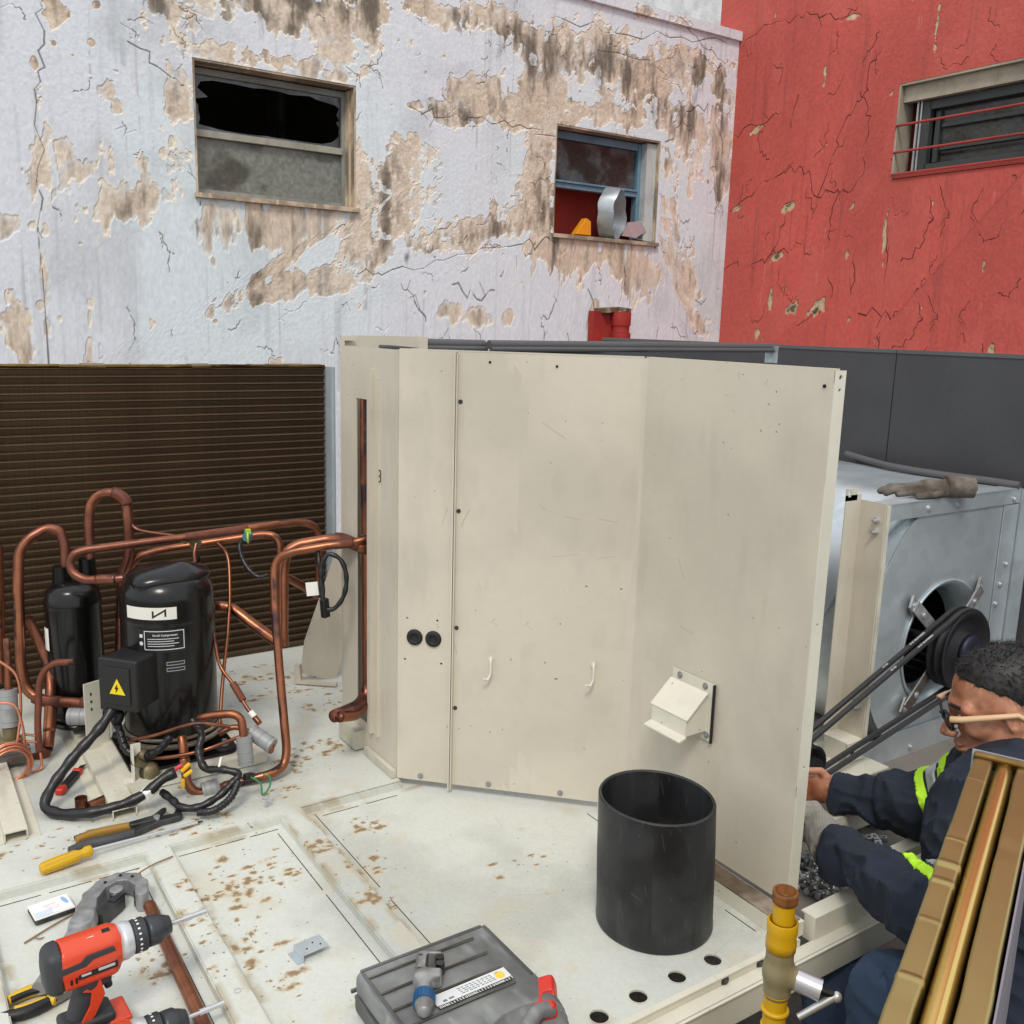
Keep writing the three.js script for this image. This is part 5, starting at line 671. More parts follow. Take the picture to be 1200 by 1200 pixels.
{
  const groove = (R, w) => lathe([[.018, -w], [R * .42, -w], [R * .5, -w * .6], [R * .8, -w * .6], [R * .86, -w], [R, -w], [R, -w * .8], [R * .87, -w * .5], [R, -w * .12], [R, w * .12], [R * .87, w * .5], [R, w * .8], [R, w], [R * .86, w], [R * .8, w * .3], [R * .5, w * .3], [R * .42, w * 1.25], [.018, w * 1.25]], 56);
  const o = thing('blower_pulley', 'large black grooved pulley on the blower shaft', 'pulley', [SX, SY, PZ]); mesh('rim', T(groove(PR, .026), 0, 0, 0, Math.PI / 2), plain(srgb(40, 40, 44), .5, .35), o); mesh('bush', [T(lathe([[.018, 0], [.05, 0], [.05, .012], [.044, .02], [.018, .02]], 32), 0, 0, .026, Math.PI / 2), T(cy(.018, .018, .05, 0, 0, .03, Math.PI / 2))], plain(srgb(44, 48, 62), .45, .5), o);
  const m = thing('motor_pulley', 'small black grooved pulley on the blower motor by the side panel', 'pulley', [MX, MY, PZ]); mesh('rim', T(groove(MR, .026), 0, 0, 0, Math.PI / 2), plain(srgb(36, 36, 40), .5, .3), m); mesh('bush', T(cy(.03, .03, .02, 0, 0, .03, Math.PI / 2)), M.blackPlastic, m);
  const mo = thing('blower_motor', 'dark electric motor behind the small pulley in the right bay', 'motor', [MX, MY, PZ - .2]);
  mesh('frame', T(lathe([[0, -.13], [.07, -.13], [.085, -.11], [.085, .1], [.07, .12], [.02, .13], [.018, .2], [0, .2]], 32), 0, 0, 0, Math.PI / 2), plain(srgb(64, 66, 70), .5, .4), mo); for (let k = 0; k < 16; k++) { const a = k / 16 * Math.PI * 2; mesh('cooling_fin', bx(.004, .012, .18, Math.sin(a) * .089, Math.cos(a) * .089, 0, 0, 0, -a), plain(srgb(64, 66, 70), .5, .4), mo); } mesh('foot', [bx(.16, .012, .18, 0, -.095, 0), bx(.02, .04, .16, -.05, -.08, 0), bx(.02, .04, .16, .05, -.08, 0)], M.darkSteel, mo);
  // two V-belts, a closed path round both pulleys
  const dx = MX - SX, dy = MY - SY, D = Math.hypot(dx, dy), base = Math.atan2(dy, dx), off = Math.acos((PR - MR) / D);
  const path = []; for (let i = 0; i <= 30; i++) { const a = base + off + i / 30 * (2 * Math.PI - 2 * off); path.push([SX + Math.cos(a) * PR, SY + Math.sin(a) * PR]); } for (let i = 0; i <= 20; i++) { const a = base - off + i / 20 * 2 * off; path.push([MX + Math.cos(a) * MR, MY + Math.sin(a) * MR]); }
  const lab = ['black V-belt in the outer groove of the blower pulleys', 'black V-belt in the inner groove of the blower pulleys'];
  [.0125, -.0125].forEach((dz, i) => {
    const b = thing('drive_belt', lab[i], 'belt', [0, 0, PZ + dz]), pos = [], ix = [], n = path.length, sec = [[-.006, .0055], [.006, .0055], [.004, -.005], [-.004, -.005]];
    for (let k = 0; k < n; k++) { const p = path[(k + 1) % n], q = path[(k + n - 1) % n], tx = p[0] - q[0], ty = p[1] - q[1], l = Math.hypot(tx, ty), nx = ty / l, ny = -tx / l; for (const [z, h] of sec) pos.push(path[k][0] + nx * h, path[k][1] + ny * h, z); }
    for (let k = 0; k < n; k++) for (let s = 0; s < 4; s++) { const a = k * 4 + s, c = k * 4 + (s + 1) % 4, d = (k + 1) % n * 4 + s, e = (k + 1) % n * 4 + (s + 1) % 4; ix.push(a, c, d, c, e, d); }
    let g = new THREE.BufferGeometry(); g.setAttribute('position', new THREE.Float32BufferAttribute(pos, 3)); g.setIndex(ix); g = g.toNonIndexed(); g.computeVertexNormals(); mesh('belt_loop', g, plain(srgb(52, 52, 54), .6), b);
    // white printed lettering on the outer face, upper run
    const A = path[30], Bp = path[31], mk = (t0, t1, txt) => { const L = D * (t1 - t0), tx = canvasTex(256, 24, (c, w, h) => { c.fillStyle = '#343436'; c.fillRect(0, 0, w, h); c.fillStyle = '#dcdcdc'; c.font = 'bold 20px sans-serif'; c.fillText(txt, 4, 19); }), pg = new THREE.PlaneGeometry(L, .0095); pg.rotateX(-Math.PI / 2); const an = Math.atan2(A[1] - Bp[1], A[0] - Bp[0]); pg.rotateZ(an); const t = (t0 + t1) / 2, ux = -Math.sin(an), uy = Math.cos(an); pg.translate(mix(A[0], Bp[0], t) + ux * .0062, mix(A[1], Bp[1], t) + uy * .0062, 0); mesh('belt_print', pg, new THREE.MeshStandardMaterial({ map: tx, roughness: .6, side: THREE.DoubleSide }), b, true); };
    if (A[1] + Bp[1] < path[0][1] + path[n - 1][1]) { A[0] = path[0][0]; A[1] = path[0][1]; Bp[0] = path[n - 1][0]; Bp[1] = path[n - 1][1]; }
    mk(.1, .28, 'B 57 HI-POWER'); mk(.36, .46, 'B57 1450'); 
  });
}
{ // cream channel post in front of the blower
  const o = thing('channel_post', 'upright cream angle post bolted in front of the blower', 'post', [2.13, .6, -1.5]);
  mesh('web', [bx(.062, .66, .003, -.031, .385, -.026)], M.creamCase, o); mesh('side_flange', [bx(.003, .645, .078, .0015, .378, .012)], M.creamCase, o); mesh('edge_return', bx(.014, .64, .003, .01, .376, .0525), M.cream, o);
  const tabg = ext(rect(0, 0, .045, .032), .003, 0, [rect(.008, .01, .018, .024).reverse()]); mesh('top_tab', [T(tabg, -.062, .7, -.0275)], M.cream, o);
  mesh('foot_plate', [bx(.064, .004, .078, -.031, .06, .012), bx(.064, .055, .003, -.031, .033, .0525), bx(.003, .056, .07, -.0615, .03, .014)], M.creamClean, o);
  for (const y of [.655, .625, .17, .145]) mesh('nut', [cy(.008, .008, .01, -.005, y, .03, 0, 0, Math.PI / 2, 6), cy(.0042, .0042, .022, -.01, y, .03, 0, 0, Math.PI / 2, 8)], M.steel, o);
  screws([[[-.04, .03, .0545], [0, 0, 1]]], o, M.darkSteel, .8);
}
{ // foam strip and glove on top of the blower
  const o = thing('foam_strip', 'dark grey foam sealing strip lying along the back edge of the blower top', 'foam strip');
  mesh('strip', [tube([[2.812, 1.315, -2.09], [2.79, 1.306, -1.97], [2.76, 1.302, -1.85], [2.765, 1.301, -1.7], [2.79, 1.301, -1.56], [2.8, 1.3, -1.47]], .011, 50, 8), tube([[2.83, 1.302, -2.06], [2.8, 1.3, -1.9], [2.785, 1.3, -1.75], [2.805, 1.3, -1.55]], .009, 40, 8)], plain(srgb(88, 86, 88), .8), o);
  const g = thing('work_glove', 'grey knitted work glove lying on top of the blower', 'glove', [2.402, 1.291, -1.515]); g.rotation.y = -.605;
  const f = (x, y, z) => { // fingers to -x, cuff to +x
    const w = .003 * (n3(x * 60, y * 60, z * 60) - .5); let d = cap(x, y, z, [-.0, .02, 0], [.06, .024, 0], .026, .024);
    d = smin(d, bxf(x, y, z, [.0, .017, 0], [.045, .015, .034], .013), .02);
    for (const [a, b, c, r] of [[[-.03, .018, -.028], [-.085, .012, -.03], [-.1, .01, -.022], .0105], [[-.035, .022, -.01], [-.095, .018, -.012], [-.125, .01, -.004], .011], [[-.035, .02, .01], [-.09, .018, .012], [-.115, .009, .016], .011], [[-.03, .016, .026], [-.07, .012, .032], [-.09, .009, .036], .0095]]) { d = smin(d, cap(x, y, z, a, b, r * 1.15, r), .008); d = smin(d, cap(x, y, z, b, c, r, r * .9), .006); }
    d = smin(d, cap(x, y, z, [.015, .015, .04], [-.045, .011, .062], .014, .0105), .012);
    const cuff = Math.max(Math.hypot((y - .028) * 1.0, z * .92) - .03, x - .125, .05 - x); d = smin(d, cuff, .01); const bore = Math.max(Math.hypot(y - .028, z * .92) - .025, .085 - x); return Math.max(d, -bore) + w;
  };
  mesh('glove_shell', solid(f, [-.15, -.005, -.06], [.14, .07, .085], .0032), new THREE.MeshStandardMaterial({ color: srgb(142, 134, 124), map: greaseMap, bumpMap: clothBump, bumpScale: .0012, roughness: .95, side: THREE.DoubleSide }), g);
}
/* ---------- the man at work ---------- */
{
  const o = thing('person', 'person in navy work jacket with lime bands and glasses crouching at the belts', 'person', [0, 0, 0]);
  // head frame: F forward, U up, S to the side of the yard
  const F = V(-.66, -.30, -.69).normalize(), S = V(0, 1, 0).cross(F).normalize().multiplyScalar(-1), U = S.clone().cross(F).normalize(); if (U.y < 0) U.multiplyScalar(-1);
  const HS = .93, Hc = V(1.832, 1.0, -.944);
  const W3 = (a, b, c) => { const v = Hc.clone().addScaledVector(F, a * HS).addScaledVector(U, b * HS).addScaledVector(S, c * HS); return [v.x, v.y, v.z]; };
  const loc = (x, y, z) => { const dx = x - Hc.x, dy = y - Hc.y, dz = z - Hc.z; return [(dx * F.x + dy * F.y + dz * F.z) / HS, (dx * U.x + dy * U.y + dz * U.z) / HS, (dx * S.x + dy * S.y + dz * S.z) / HS]; };
  const N0 = [1.848, .872, -.862];
  const head = (x, y, z) => {
    const [a, b, c] = loc(x, y, z), k = Math.abs(c);
    let d = ell(a, b, c, [-.012, .036, 0], [.1, .09, .078]);
    d = smin(d, ell(a, b, c, [.03, -.04, 0], [.06, .074, .052]), .03); d = smin(d, ell(a, b, c, [.075, -.094, 0], [.02, .02, .026]), .025);
    d = smin(d, cap(a, b, k, [.045, -.085, .035], [-.01, -.045, .06], .016, .02), .03); d = smin(d, cap(a, b, k, [.09, .02, .0], [.074, .024, .05], .012, .012), .014);
    d = smin(d, cap(a, b, c, [.094, .0, 0], [.118, -.036, 0], .008, .012), .012); d = smin(d, ell(a, b, k, [.106, -.042, .011], [.01, .008, .008]), .008);
    d = smin(d, ell(a, b, c, [.096, -.066, 0], [.011, .006, .024]), .007); d = smin(d, ell(a, b, c, [.095, -.079, 0], [.011, .007, .021]), .007); d = smin(d, ell(a, b, k, [.06, -.02, .05], [.025, .022, .015]), .02);
    d = Math.max(d, -ell(a, b, k, [.1, -.002, .034], [.018, .013, .017])); d = smin(d, ell(a, b, k, [.079, -.002, .033], [.013, .011, .013]), .004);
    let e = ell(a, b, k, [-.012, -.004, .079], [.022, .033, .009]); e = Math.max(e, -ell(a, b, k, [-.006, -.004, .09], [.012, .02, .008])); d = smin(d, e, .006);
    const n = loc(...N0); d = smin(d, cap(a, b, c, [-.03, -.05, 0], [n[0], n[1], n[2]], .056, .062), .03); return d;
  };
  const SF = [1.9, .785, -.99], EF = [1.85, .69, -1.135], WF = [1.806, .668, -1.286], HF = [1.8, .648, -1.345];
  const SN = [1.645, .84, -.69], EN = [1.455, .745, -.815], WN = [1.552, .692, -1.095], HN = [1.6, .697, -1.185];
  const CH = [1.745, .79, -.83], PV = [1.63, .42, -.63], KN = [1.45, .555, -.85], KF = [1.53, .42, -1.03], AN = [1.36, .09, -.83], AF = [1.45, .08, -.93], HPn = [1.58, .4, -.62], HPf = [1.72, .4, -.72];
  const bodyD = (x, y, z, p) => { // p: extra thickness of the cloth
    let d = cap(x, y, z, PV, CH, .135 + p, .15 + p); d = smin(d, cap(x, y, z, SN, SF, .07 + p, .07 + p), .08); d = smin(d, cap(x, y, z, CH, N0, .11 + p, .06 + p), .07); return d;
  };
  const armD = (x, y, z, S0, E, W0, p) => smin(cap(x, y, z, S0, E, .058 + p, .045 + p), cap(x, y, z, E, W0, .046 + p, .032 + p), .03);
  const core = (x, y, z) => { let d = bodyD(x, y, z, -.02); d = smin(d, armD(x, y, z, SF, EF, WF, -.012), .04); d = smin(d, armD(x, y, z, SN, EN, WN, -.012), .04); for (const [h, k, a] of [[HPn, KN, AN], [HPf, KF, AF]]) { d = smin(d, cap(x, y, z, h, k, .07, .05), .04); d = smin(d, cap(x, y, z, k, a, .046, .035), .03); } d = smin(d, cap(x, y, z, HPn, HPf, .1, .1), .05); d = smin(d, cap(x, y, z, CH, N0, .08, .05), .04); return d; };
  // bare hand reaching behind the belts
  const finger = (x, y, z, P, r) => { let d = 9; for (let i = 0; i < P.length - 1; i++) d = Math.min(d, cap(x, y, z, P[i], P[i + 1], r * (1 - .08 * i), r * (1 - .08 * (i + 1)))); return d; };
  const hand = (x, y, z, W0, P0, dirs, up, r) => { // W0 wrist, P0 knuckles centre, dirs: across the palm
    let d = cap(x, y, z, W0, mix3(W0, P0, .35), .026, .028); for (const s of [-1.4, -.5, .5, 1.4]) { const k = [P0[0] + dirs[0] * s * .019, P0[1] + dirs[1] * s * .019, P0[2] + dirs[2] * s * .019]; d = smin(d, cap(x, y, z, mix3(W0, P0, .15), k, .018, .0125), .014); } return d;
  };
  function mix3(a, b, t) { return [mix(a[0], b[0], t), mix(a[1], b[1], t), mix(a[2], b[2], t)]; }
  const add = (a, b, k = 1) => [a[0] + b[0] * k, a[1] + b[1] * k, a[2] + b[2] * k];
  const handField = (W0, H, across, curl, fwd, rr) => (x, y, z) => {
    let d = hand(x, y, z, W0, H, across, curl, rr);
    [-1.4, -.5, .5, 1.4].forEach((s, i) => { const L = [.82, .97, 1, .88][i], k = add(H, across, s * .019), p1 = add(add(k, fwd, .036 * L), curl, .006), p2 = add(add(p1, fwd, .022 * L), curl, .018), p3 = add(add(p2, fwd, .006 * L), curl, .02); d = smin(d, finger(x, y, z, [k, p1, p2, p3], rr), .005); });
    const t0 = add(mix3(W0, H, .4), across, .03), t1 = add(add(t0, fwd, .022), across, .016), t2 = add(add(t1, fwd, .026), curl, .012), t3 = add(add(t2, fwd, .016), curl, .014); d = smin(d, finger(x, y, z, [mix3(W0, H, .25), t0, t1, t2, t3], rr * 1.15), .008); return d;
  };
  const fF = V(HF[0] - WF[0], HF[1] - WF[1], HF[2] - WF[2]).normalize(); const aF = V(.15, 1, .05), cF = V(-.75, -.1, -.1);
  const bare = handField(WF, HF, aF.clone().normalize().toArray(), cF.toArray(), [-.45, -.05, -.75], .0092);
  const fN = [-.45, -.05, -.72], gl = handField(WN, HN, V(.35, .75, -.25).normalize().toArray(), [-.6, -.35, -.1], fN, .0125);
  const skinGeo = mg([solid((x, y, z) => head(x, y, z), [1.66, .84, -1.1], [2.0, 1.16, -.76], .0042), solid(core, [1.2, .03, -1.33], [2.05, .95, -.4], .016), solid((x, y, z) => smin(bare(x, y, z), cap(x, y, z, WF, EF, .027, .034), .015), [1.69, .56, -1.46], [1.88, .76, -1.24], .0034), solid((x, y, z) => smin(cap(x, y, z, WN, EN, .029, .036), cap(x, y, z, WN, HN, .028, .026), .02), [1.47, .62, -1.21], [1.66, .78, -1.0], .005)]);
  mesh('body', skinGeo, M.skin, o);
  // hair with tufts
  const hairThr = a => a > 0 ? .052 + .5 * a : .052 + .98 * a, hc = [-.016, .04, 0], hr = [.103, .0955, .0815];
  const strands = [solid((x, y, z) => { const [a, b, c] = loc(x, y, z); return Math.max(ell(a, b, c, hc, hr) + .003 * (n3(a * 70, b * 70, c * 70) - .5), hairThr(a) - b + .012 * (n3(a * 160, b * 40, c * 160) - .5)); }, [1.66, .86, -1.1], [2.0, 1.17, -.76], .0042)];
  { const r = rng(63); for (let i = 0; i < 3400; i++) { const u = r() * 2 - 1, ph = r() * 6.2832, q = Math.sqrt(1 - u * u), n = [q * Math.cos(ph), u, q * Math.sin(ph)], p = [hc[0] + hr[0] * n[0] * .985, hc[1] + hr[1] * n[1] * .985, hc[2] + hr[2] * n[2] * .985]; if (p[1] < hairThr(p[0]) + .004 * r()) continue;
      const comb = [-.25 - .3 * r() + (p[0] > .03 ? .5 : 0), -.55 + .5 * (r() - .5) + (n[1] > .6 ? .45 : 0), (r() - .5) * .8 + n[2] * .2], l = .012 + .012 * r(), d1 = [0, 1, 2].map(k => n[k] * .55 + comb[k] * .75), P = [p, p.map((v, k) => v + d1[k] * l * .5), p.map((v, k) => v + d1[k] * l * .75 + comb[k] * l * .4)].map(w => V(...W3(...w))); strands.push(sweep(P, t => .00075 * (1.2 - t), 3)); } }
  mesh('hair', strands, M.hair, o);
  mesh('eyebrow', [sweep([W3(.097, .026, .012), W3(.097, .031, .03), W3(.084, .028, .05)].map(p => V(...p)), .0026, 6), sweep([W3(.097, .026, -.012), W3(.097, .031, -.03), W3(.084, .028, -.05)].map(p => V(...p)), .004, 6)], M.hair, o);
  for (const s of [1, -1]) { mesh('eye', T(sp(.0112), ...W3(.0815, -.001, s * .033)), M.white, o); mesh('iris', T(sp(.0056), ...W3(.0885, -.003, s * .034)), plain(srgb(50, 34, 24), .3), o); }
  // glasses
  const gs = sub('glasses', o); for (const s of [1, -1]) { const ring = []; for (let i = 0; i <= 24; i++) { const a = i / 24 * 6.2832; ring.push(V(...W3(.118 - .01 * Math.abs(Math.cos(a) * .3 + .6 * (s > 0 ? 1 : 1)), .001 + Math.sin(a) * .02, s * (.034 + Math.cos(a) * .026)))); } mesh('rim', sweep(ring, .0028, 8), M.blackPlastic, gs); mesh('temple', sweep([W3(.11, .014, s * .062), W3(.09, .015, s * .075), W3(.03, .013, s * .085), W3(-.015, .01, s * .088), W3(-.04, -.014, s * .084)].map(p => V(...p)), t => .0068 - .002 * t, 8), plain(srgb(214, 178, 140), .5), gs); const lens = new THREE.CircleGeometry(.02, 20); lens.scale(1.2, 1, 1); const mm = new THREE.Matrix4().makeBasis(S, U, F); lens.applyMatrix4(mm); lens.translate(...W3(.112, .001, s * .034)); mesh('lens', lens, new THREE.MeshPhysicalMaterial({ color: 0xffffff, transmission: 1, thickness: 0, roughness: .03, side: THREE.DoubleSide }), gs); }
  mesh('bridge', sweep([W3(.114, .006, .009), W3(.12, .008, 0), W3(.114, .006, -.009)].map(p => V(...p)), .0026, 8), M.blackPlastic, gs);
  // clothes
  const ridge = v => 1 - Math.abs(2 * v - 1), fold = (x, y, z) => .010 * (n3(x * 16 + y * 9, y * 12, z * 16) - .5) - .016 * (ridge(n3(x * 15 + z * 9, y * 13 + x * 6, z * 7 - x * 4)) ** 3 - .3) - .007 * (ridge(n3(x * 34 - z * 12, y * 28, z * 16 + y * 14)) ** 3 - .3);
  const sleeve = (x, y, z, S0, E, W0, q) => { const dx = W0[0] - E[0], dy = W0[1] - E[1], dz = W0[2] - E[2], t = ((x - E[0]) * dx + (y - E[1]) * dy + (z - E[2]) * dz) / (dx * dx + dy * dy + dz * dz); return armD(x, y, z, S0, E, W0, .014) + .0035 * Math.sin(t * 19 + n3(x * 14, y * 14, z * 14) * 9) * cl01(1.1 - Math.abs(t - .5)) + Math.max(0, (t - .92) * .04); };
  const endCut = (x, y, z, E, W0, k) => { const dx = W0[0] - E[0], dy = W0[1] - E[1], dz = W0[2] - E[2], L = Math.hypot(dx, dy, dz); return ((x - E[0]) * dx + (y - E[1]) * dy + (z - E[2]) * dz) / L - L * k; };
  const jacket = (x, y, z) => { let d = bodyD(x, y, z, .012); const n = loc(...N0); d = smin(d, Math.max(sleeve(x, y, z, SF, EF, WF), endCut(x, y, z, EF, WF, .98)), .035); d = smin(d, Math.max(sleeve(x, y, z, SN, EN, WN), endCut(x, y, z, EN, WN, .95)), .035); const col = Math.max(Math.hypot(x - N0[0], (y - N0[1]) * .55, z - N0[2]) - .083, -(Math.hypot(x - N0[0], z - N0[2]) - .066), N0[1] - .05 - y, y - N0[1] - .045 - (x - N0[0]) * .25 - (z - N0[2]) * .4); d = smin(d, col, .02); return d + fold(x, y, z); };
  mesh('jacket', solid(jacket, [1.36, .28, -1.33], [2.06, 1.0, -.42], .0085), M.navy, o);
  for (const [E, W0, mat] of [[EF, WF, 1], [EN, WN, 1]]) { const dir = V(W0[0] - E[0], W0[1] - E[1], W0[2] - E[2]).normalize(), p = mix3(E, W0, E === EF ? .95 : .93), g = []; for (let i = 0; i < 3; i++) { const q = new THREE.TorusGeometry(.039, .0075, 8, 28); q.applyQuaternion(new THREE.Quaternion().setFromUnitVectors(V(0, 0, 1), dir)); q.translate(p[0] - dir.x * .009 * i, p[1] - dir.y * .009 * i, p[2] - dir.z * .009 * i); g.push(q); } mesh('cuff', g, M.navy, o); }
  const bandOn = (S0, E, t, w, mat, name) => { const c = mix3(S0, E, t), d = V(E[0] - S0[0], E[1] - S0[1], E[2] - S0[2]).normalize(); const f = (x, y, z) => Math.max(jacket(x, y, z) - .0035, Math.abs((x - c[0]) * d.x + (y - c[1]) * d.y + (z - c[2]) * d.z) - w / 2, Math.hypot(x - c[0], y - c[1], z - c[2]) - .13); mesh(name, solid(f, [c[0] - .13, c[1] - .13, c[2] - .13], [c[0] + .13, c[1] + .13, c[2] + .13], .005), mat, o); };
  for (const [S0, E, t] of [[SF, EF, .46], [SN, EN, .82]]) { const L = Math.hypot(E[0] - S0[0], E[1] - S0[1], E[2] - S0[2]); bandOn(S0, E, t - .028 / L, .022, M.hivis, 'lime_band'); bandOn(S0, E, t, .026, M.reflective, 'reflective_band'); bandOn(S0, E, t + .028 / L, .022, M.hivis, 'lime_band'); }
  const tr = (x, y, z) => { let d = cap(x, y, z, HPn, HPf, .13, .13); for (const [h, k, a] of [[HPn, KN, AN], [HPf, KF, AF]]) d = smin(d, smin(cap(x, y, z, h, k, .095, .072), cap(x, y, z, k, a, .072, .062), .03), .04); return Math.max(d, .06 - y) + fold(x * .8, y * .8, z * .8) * 1.2; };
  mesh('trousers', solid(tr, [1.2, .04, -1.16], [1.92, .7, -.44], .011), M.trousers, o);
  for (const [A, q] of [[AN, 0], [AF, .3]]) mesh('boot', solid((x, y, z) => Math.max(smin(cap(x, y, z, A, [A[0], .05, A[2]], .055, .05), cap(x, y, z, [A[0], .045, A[2]], [A[0] - .13, .04, A[2] - .1], .045, .04), .03), .004 - y), [A[0] - .24, 0, A[2] - .22], [A[0] + .1, .17, A[2] + .1], .009), M.blackRubber, o);
  // knitted glove on the near hand
  const gw = V(HN[0] - WN[0], HN[1] - WN[1], HN[2] - WN[2]).normalize();
  mesh('knit_glove', solid((x, y, z) => { const k = add(WN, gw.toArray(), .012); const cuff = Math.max(cap(x, y, z, k, mix3(WN, HN, .6), .043, .036), -cap(x, y, z, add(WN, gw.toArray(), -.03), mix3(WN, HN, .1), .036, .03), -((x - k[0]) * gw.x + (y - k[1]) * gw.y + (z - k[2]) * gw.z)); return smin(gl(x, y, z) - .004, cuff, .014) + .0025 * (n3(x * 120, y * 120, z * 120) - .5); }, [1.44, .58, -1.31], [1.68, .79, -1.02], .004), M.glove, o);
}
{ // low crate the man sits on
  const o = thing('seat_block', 'low dark wooden block under the crouching person', 'block', [1.66, 0, -.6]); mesh('block', rb(.34, .27, .3, .01, 0, .136, 0), plain(srgb(70, 56, 44), .8, 0, { map: greaseMap }), o); mesh('cleat', rb(.36, .03, .05, .005, 0, .13, .176), plain(srgb(80, 64, 50), .8), o);
}
/* ---------- bolts, pin and plate in the bay ---------- */
{
  const r = rng(31), FL = .547, bolt = thing('hex_bolt', 'loose zinc hex bolt in the heap below the gloved hand', 'bolt', [0, 0, 0], 'loose bolts in the bay');
  mesh('head', cy(.0072, .0072, .006, 0, 0, 0, 0, 0, 0, 6), M.steel, bolt); mesh('thread', cy(.0042, .0042, .02, 0, -.012, 0, 0, 0, 0, 8), M.castSteel, bolt);
  const nut = thing('hex_nut', 'loose zinc hex nut scattered beside the chrome bar', 'nut', [0, 0, 0], 'loose nuts in the bay'); { const s = new THREE.Shape(); for (let i = 0; i < 6; i++) s[i ? 'lineTo' : 'moveTo'](Math.cos(i * 1.0472) * .0095, Math.sin(i * 1.0472) * .0095); mesh('ring', T(ext(s, .006, .0006, [circ(0, 0, .005)]), 0, 0, 0, -Math.PI / 2), M.steel, nut); mesh('washer', T(ext((() => { const c = new THREE.Shape(); c.absarc(0, 0, .0115, 0, 6.2832); return c; })(), .0015, 0, [circ(0, 0, .0055)]), 0, -.0015, 0, -Math.PI / 2), M.castSteel, nut); }
  for (let i = 0; i < 130; i++) { const b = i ? copyOf(bolt) : bolt, a = r() * 6.28, q = Math.sqrt(r()); const lie = r() < .75; b.position.set(1.635 + Math.cos(a) * q * .075, FL + (lie ? .0075 : .022) + (q < .6 && i > 60 ? r() * .016 : 0), -1.19 + Math.sin(a) * q * .11); b.rotation.set(lie ? Math.PI / 2 + (r() - .5) * .4 : (r() - .5) * .4, 0, r() * 6.28); if (lie) b.rotation.set(Math.PI / 2, 0, r() * 6.28); }
  for (let i = 0; i < 26; i++) { const b = i ? copyOf(nut) : nut, a = r() * 6.28, q = Math.sqrt(r()); b.position.set(1.895 + Math.cos(a) * q * .055, FL + .003 + (r() < .3 ? .006 : 0), -1.225 + Math.sin(a) * q * .075 - .05); b.rotation.set((r() - .5) * .5, r() * 6, (r() - .5) * .5); }
  const o = thing('chrome_bar', 'slim chrome extension bar lying in the dark bay by the nuts', 'bar'); mesh('shank', rod([1.93, .563, -1.262], [2.16, .565, -1.16], .008), plain(srgb(150, 148, 170), .12, 1), o); mesh('collar', [rod([1.925, .563, -1.264], [1.945, .563, -1.255], .0095), rod([2.1, .5645, -1.187], [2.16, .565, -1.16], .0105)], plain(srgb(150, 148, 170), .16, 1), o);
  const p = thing('slotted_plate', 'flat grey steel plate with notched edge resting on the bay rail', 'plate', [1.89, .632, -1.12]); mesh('plate', T(ext([[-.075, .03], [-.06, -.012], [-.03, -.03], [-.01, -.022], [0, -.036], [.02, -.034], [.06, -.03], [.035, .006], [.0, .03]], .003, .0005), 0, .001, 0, -Math.PI / 2, .55, 0), M.darkSteel, p);
}
/* ---------- yellow gas pipe with valve ---------- */
{
  const o = thing('gas_pipe', 'yellow gas riser pipe with brass valve and steel lever', 'pipe', [.928, 0, -.718]);
  o.scale.set(.92, 1, .92);
  const yel = new THREE.MeshStandardMaterial({ color: srgb(222, 176, 22), map: rubMapY(), roughness: .4 }), rust = new THREE.MeshStandardMaterial({ color: srgb(176, 112, 56), map: greaseMap, roughness: .7, metalness: .2, bumpMap: PA.bump, bumpScale: .002, side: THREE.DoubleSide });
  function rubMapY() { return dataTex(256, 256, (i, j) => { const a = fbp(i / 256, j / 256, 5, 3, 5), b = fbp(i / 256, j / 256, 20, 13, 4), e = step(.6, .7, b) * step(.45, .6, a); const k = .95 + .15 * (a - .5); return [mix(255 * k, 120, e), mix(252 * k, 74, e), mix(235 * k, 60, e)]; }); }
  mesh('riser', [cy(.0165, .0165, .87, 0, .437, 0), cy(.019, .019, .01, 0, .004, 0)], yel, o); mesh('bead', [tor(.0168, .0035, 0, .842, 0, Math.PI / 2), tor(.0168, .0025, 0, .868, 0, Math.PI / 2), tor(.0168, .002, 0, .818, 0, Math.PI / 2)], yel, o);
  const vb = sub('valve', o); mesh('valve_body', [solid((x, y, z) => smin(smin(cap(x, y, z, [0, .872, 0], [0, .925, 0], .0195, .0195), ell(x, y, z, [0, .898, 0], [.022, .02, .022]), .008), cap(x, y, z, [0, .898, 0], [.018, .893, .03], .014, .013), .008), [-.04, .84, -.04], [.05, .95, .06], .003), cy(.0205, .0205, .016, 0, .925, 0, 0, .2, 0, 8), cy(.004, .004, .01, .02, .918, -.012, .5, 0, .8)], plain(srgb(150, 140, 108), .45, .3), vb);
  mesh('gland_nut', [rod([.012, .8945, .022], [.03, .889, .051], .0145, .0145, 20)], M.steel, vb); mesh('stem', rod([.028, .89, .047], [.045, .884, .066], .0058), M.darkSteel, vb); mesh('lever', [rod([.044, .885, .066], [.0, .855, .04], .0056, .0048), sp(.0072, .045, .884, .067)], M.steel, vb);
  mesh('union_nut', [T(lathe([[.012, 0], [.021, .0], [.0215, .012], [.02, .022], [.0215, .026], [.0215, .04], [.018, .042], [.017, .024], [.012, .02]], 32), 0, .932, 0)], yel, o); mesh('top_stub', [cy(.0152, .0152, .062, 0, .971, 0)], yel, o);
  mesh('rusty_mouth', T(lathe([[.0152, .006], [.0176, .008], [.0182, .013], [.0172, .016], [.018, .019], [.0176, .023], [.0138, .024], [.012, .004], [0, .004]], 32), 0, .992, 0), rust, o);
}
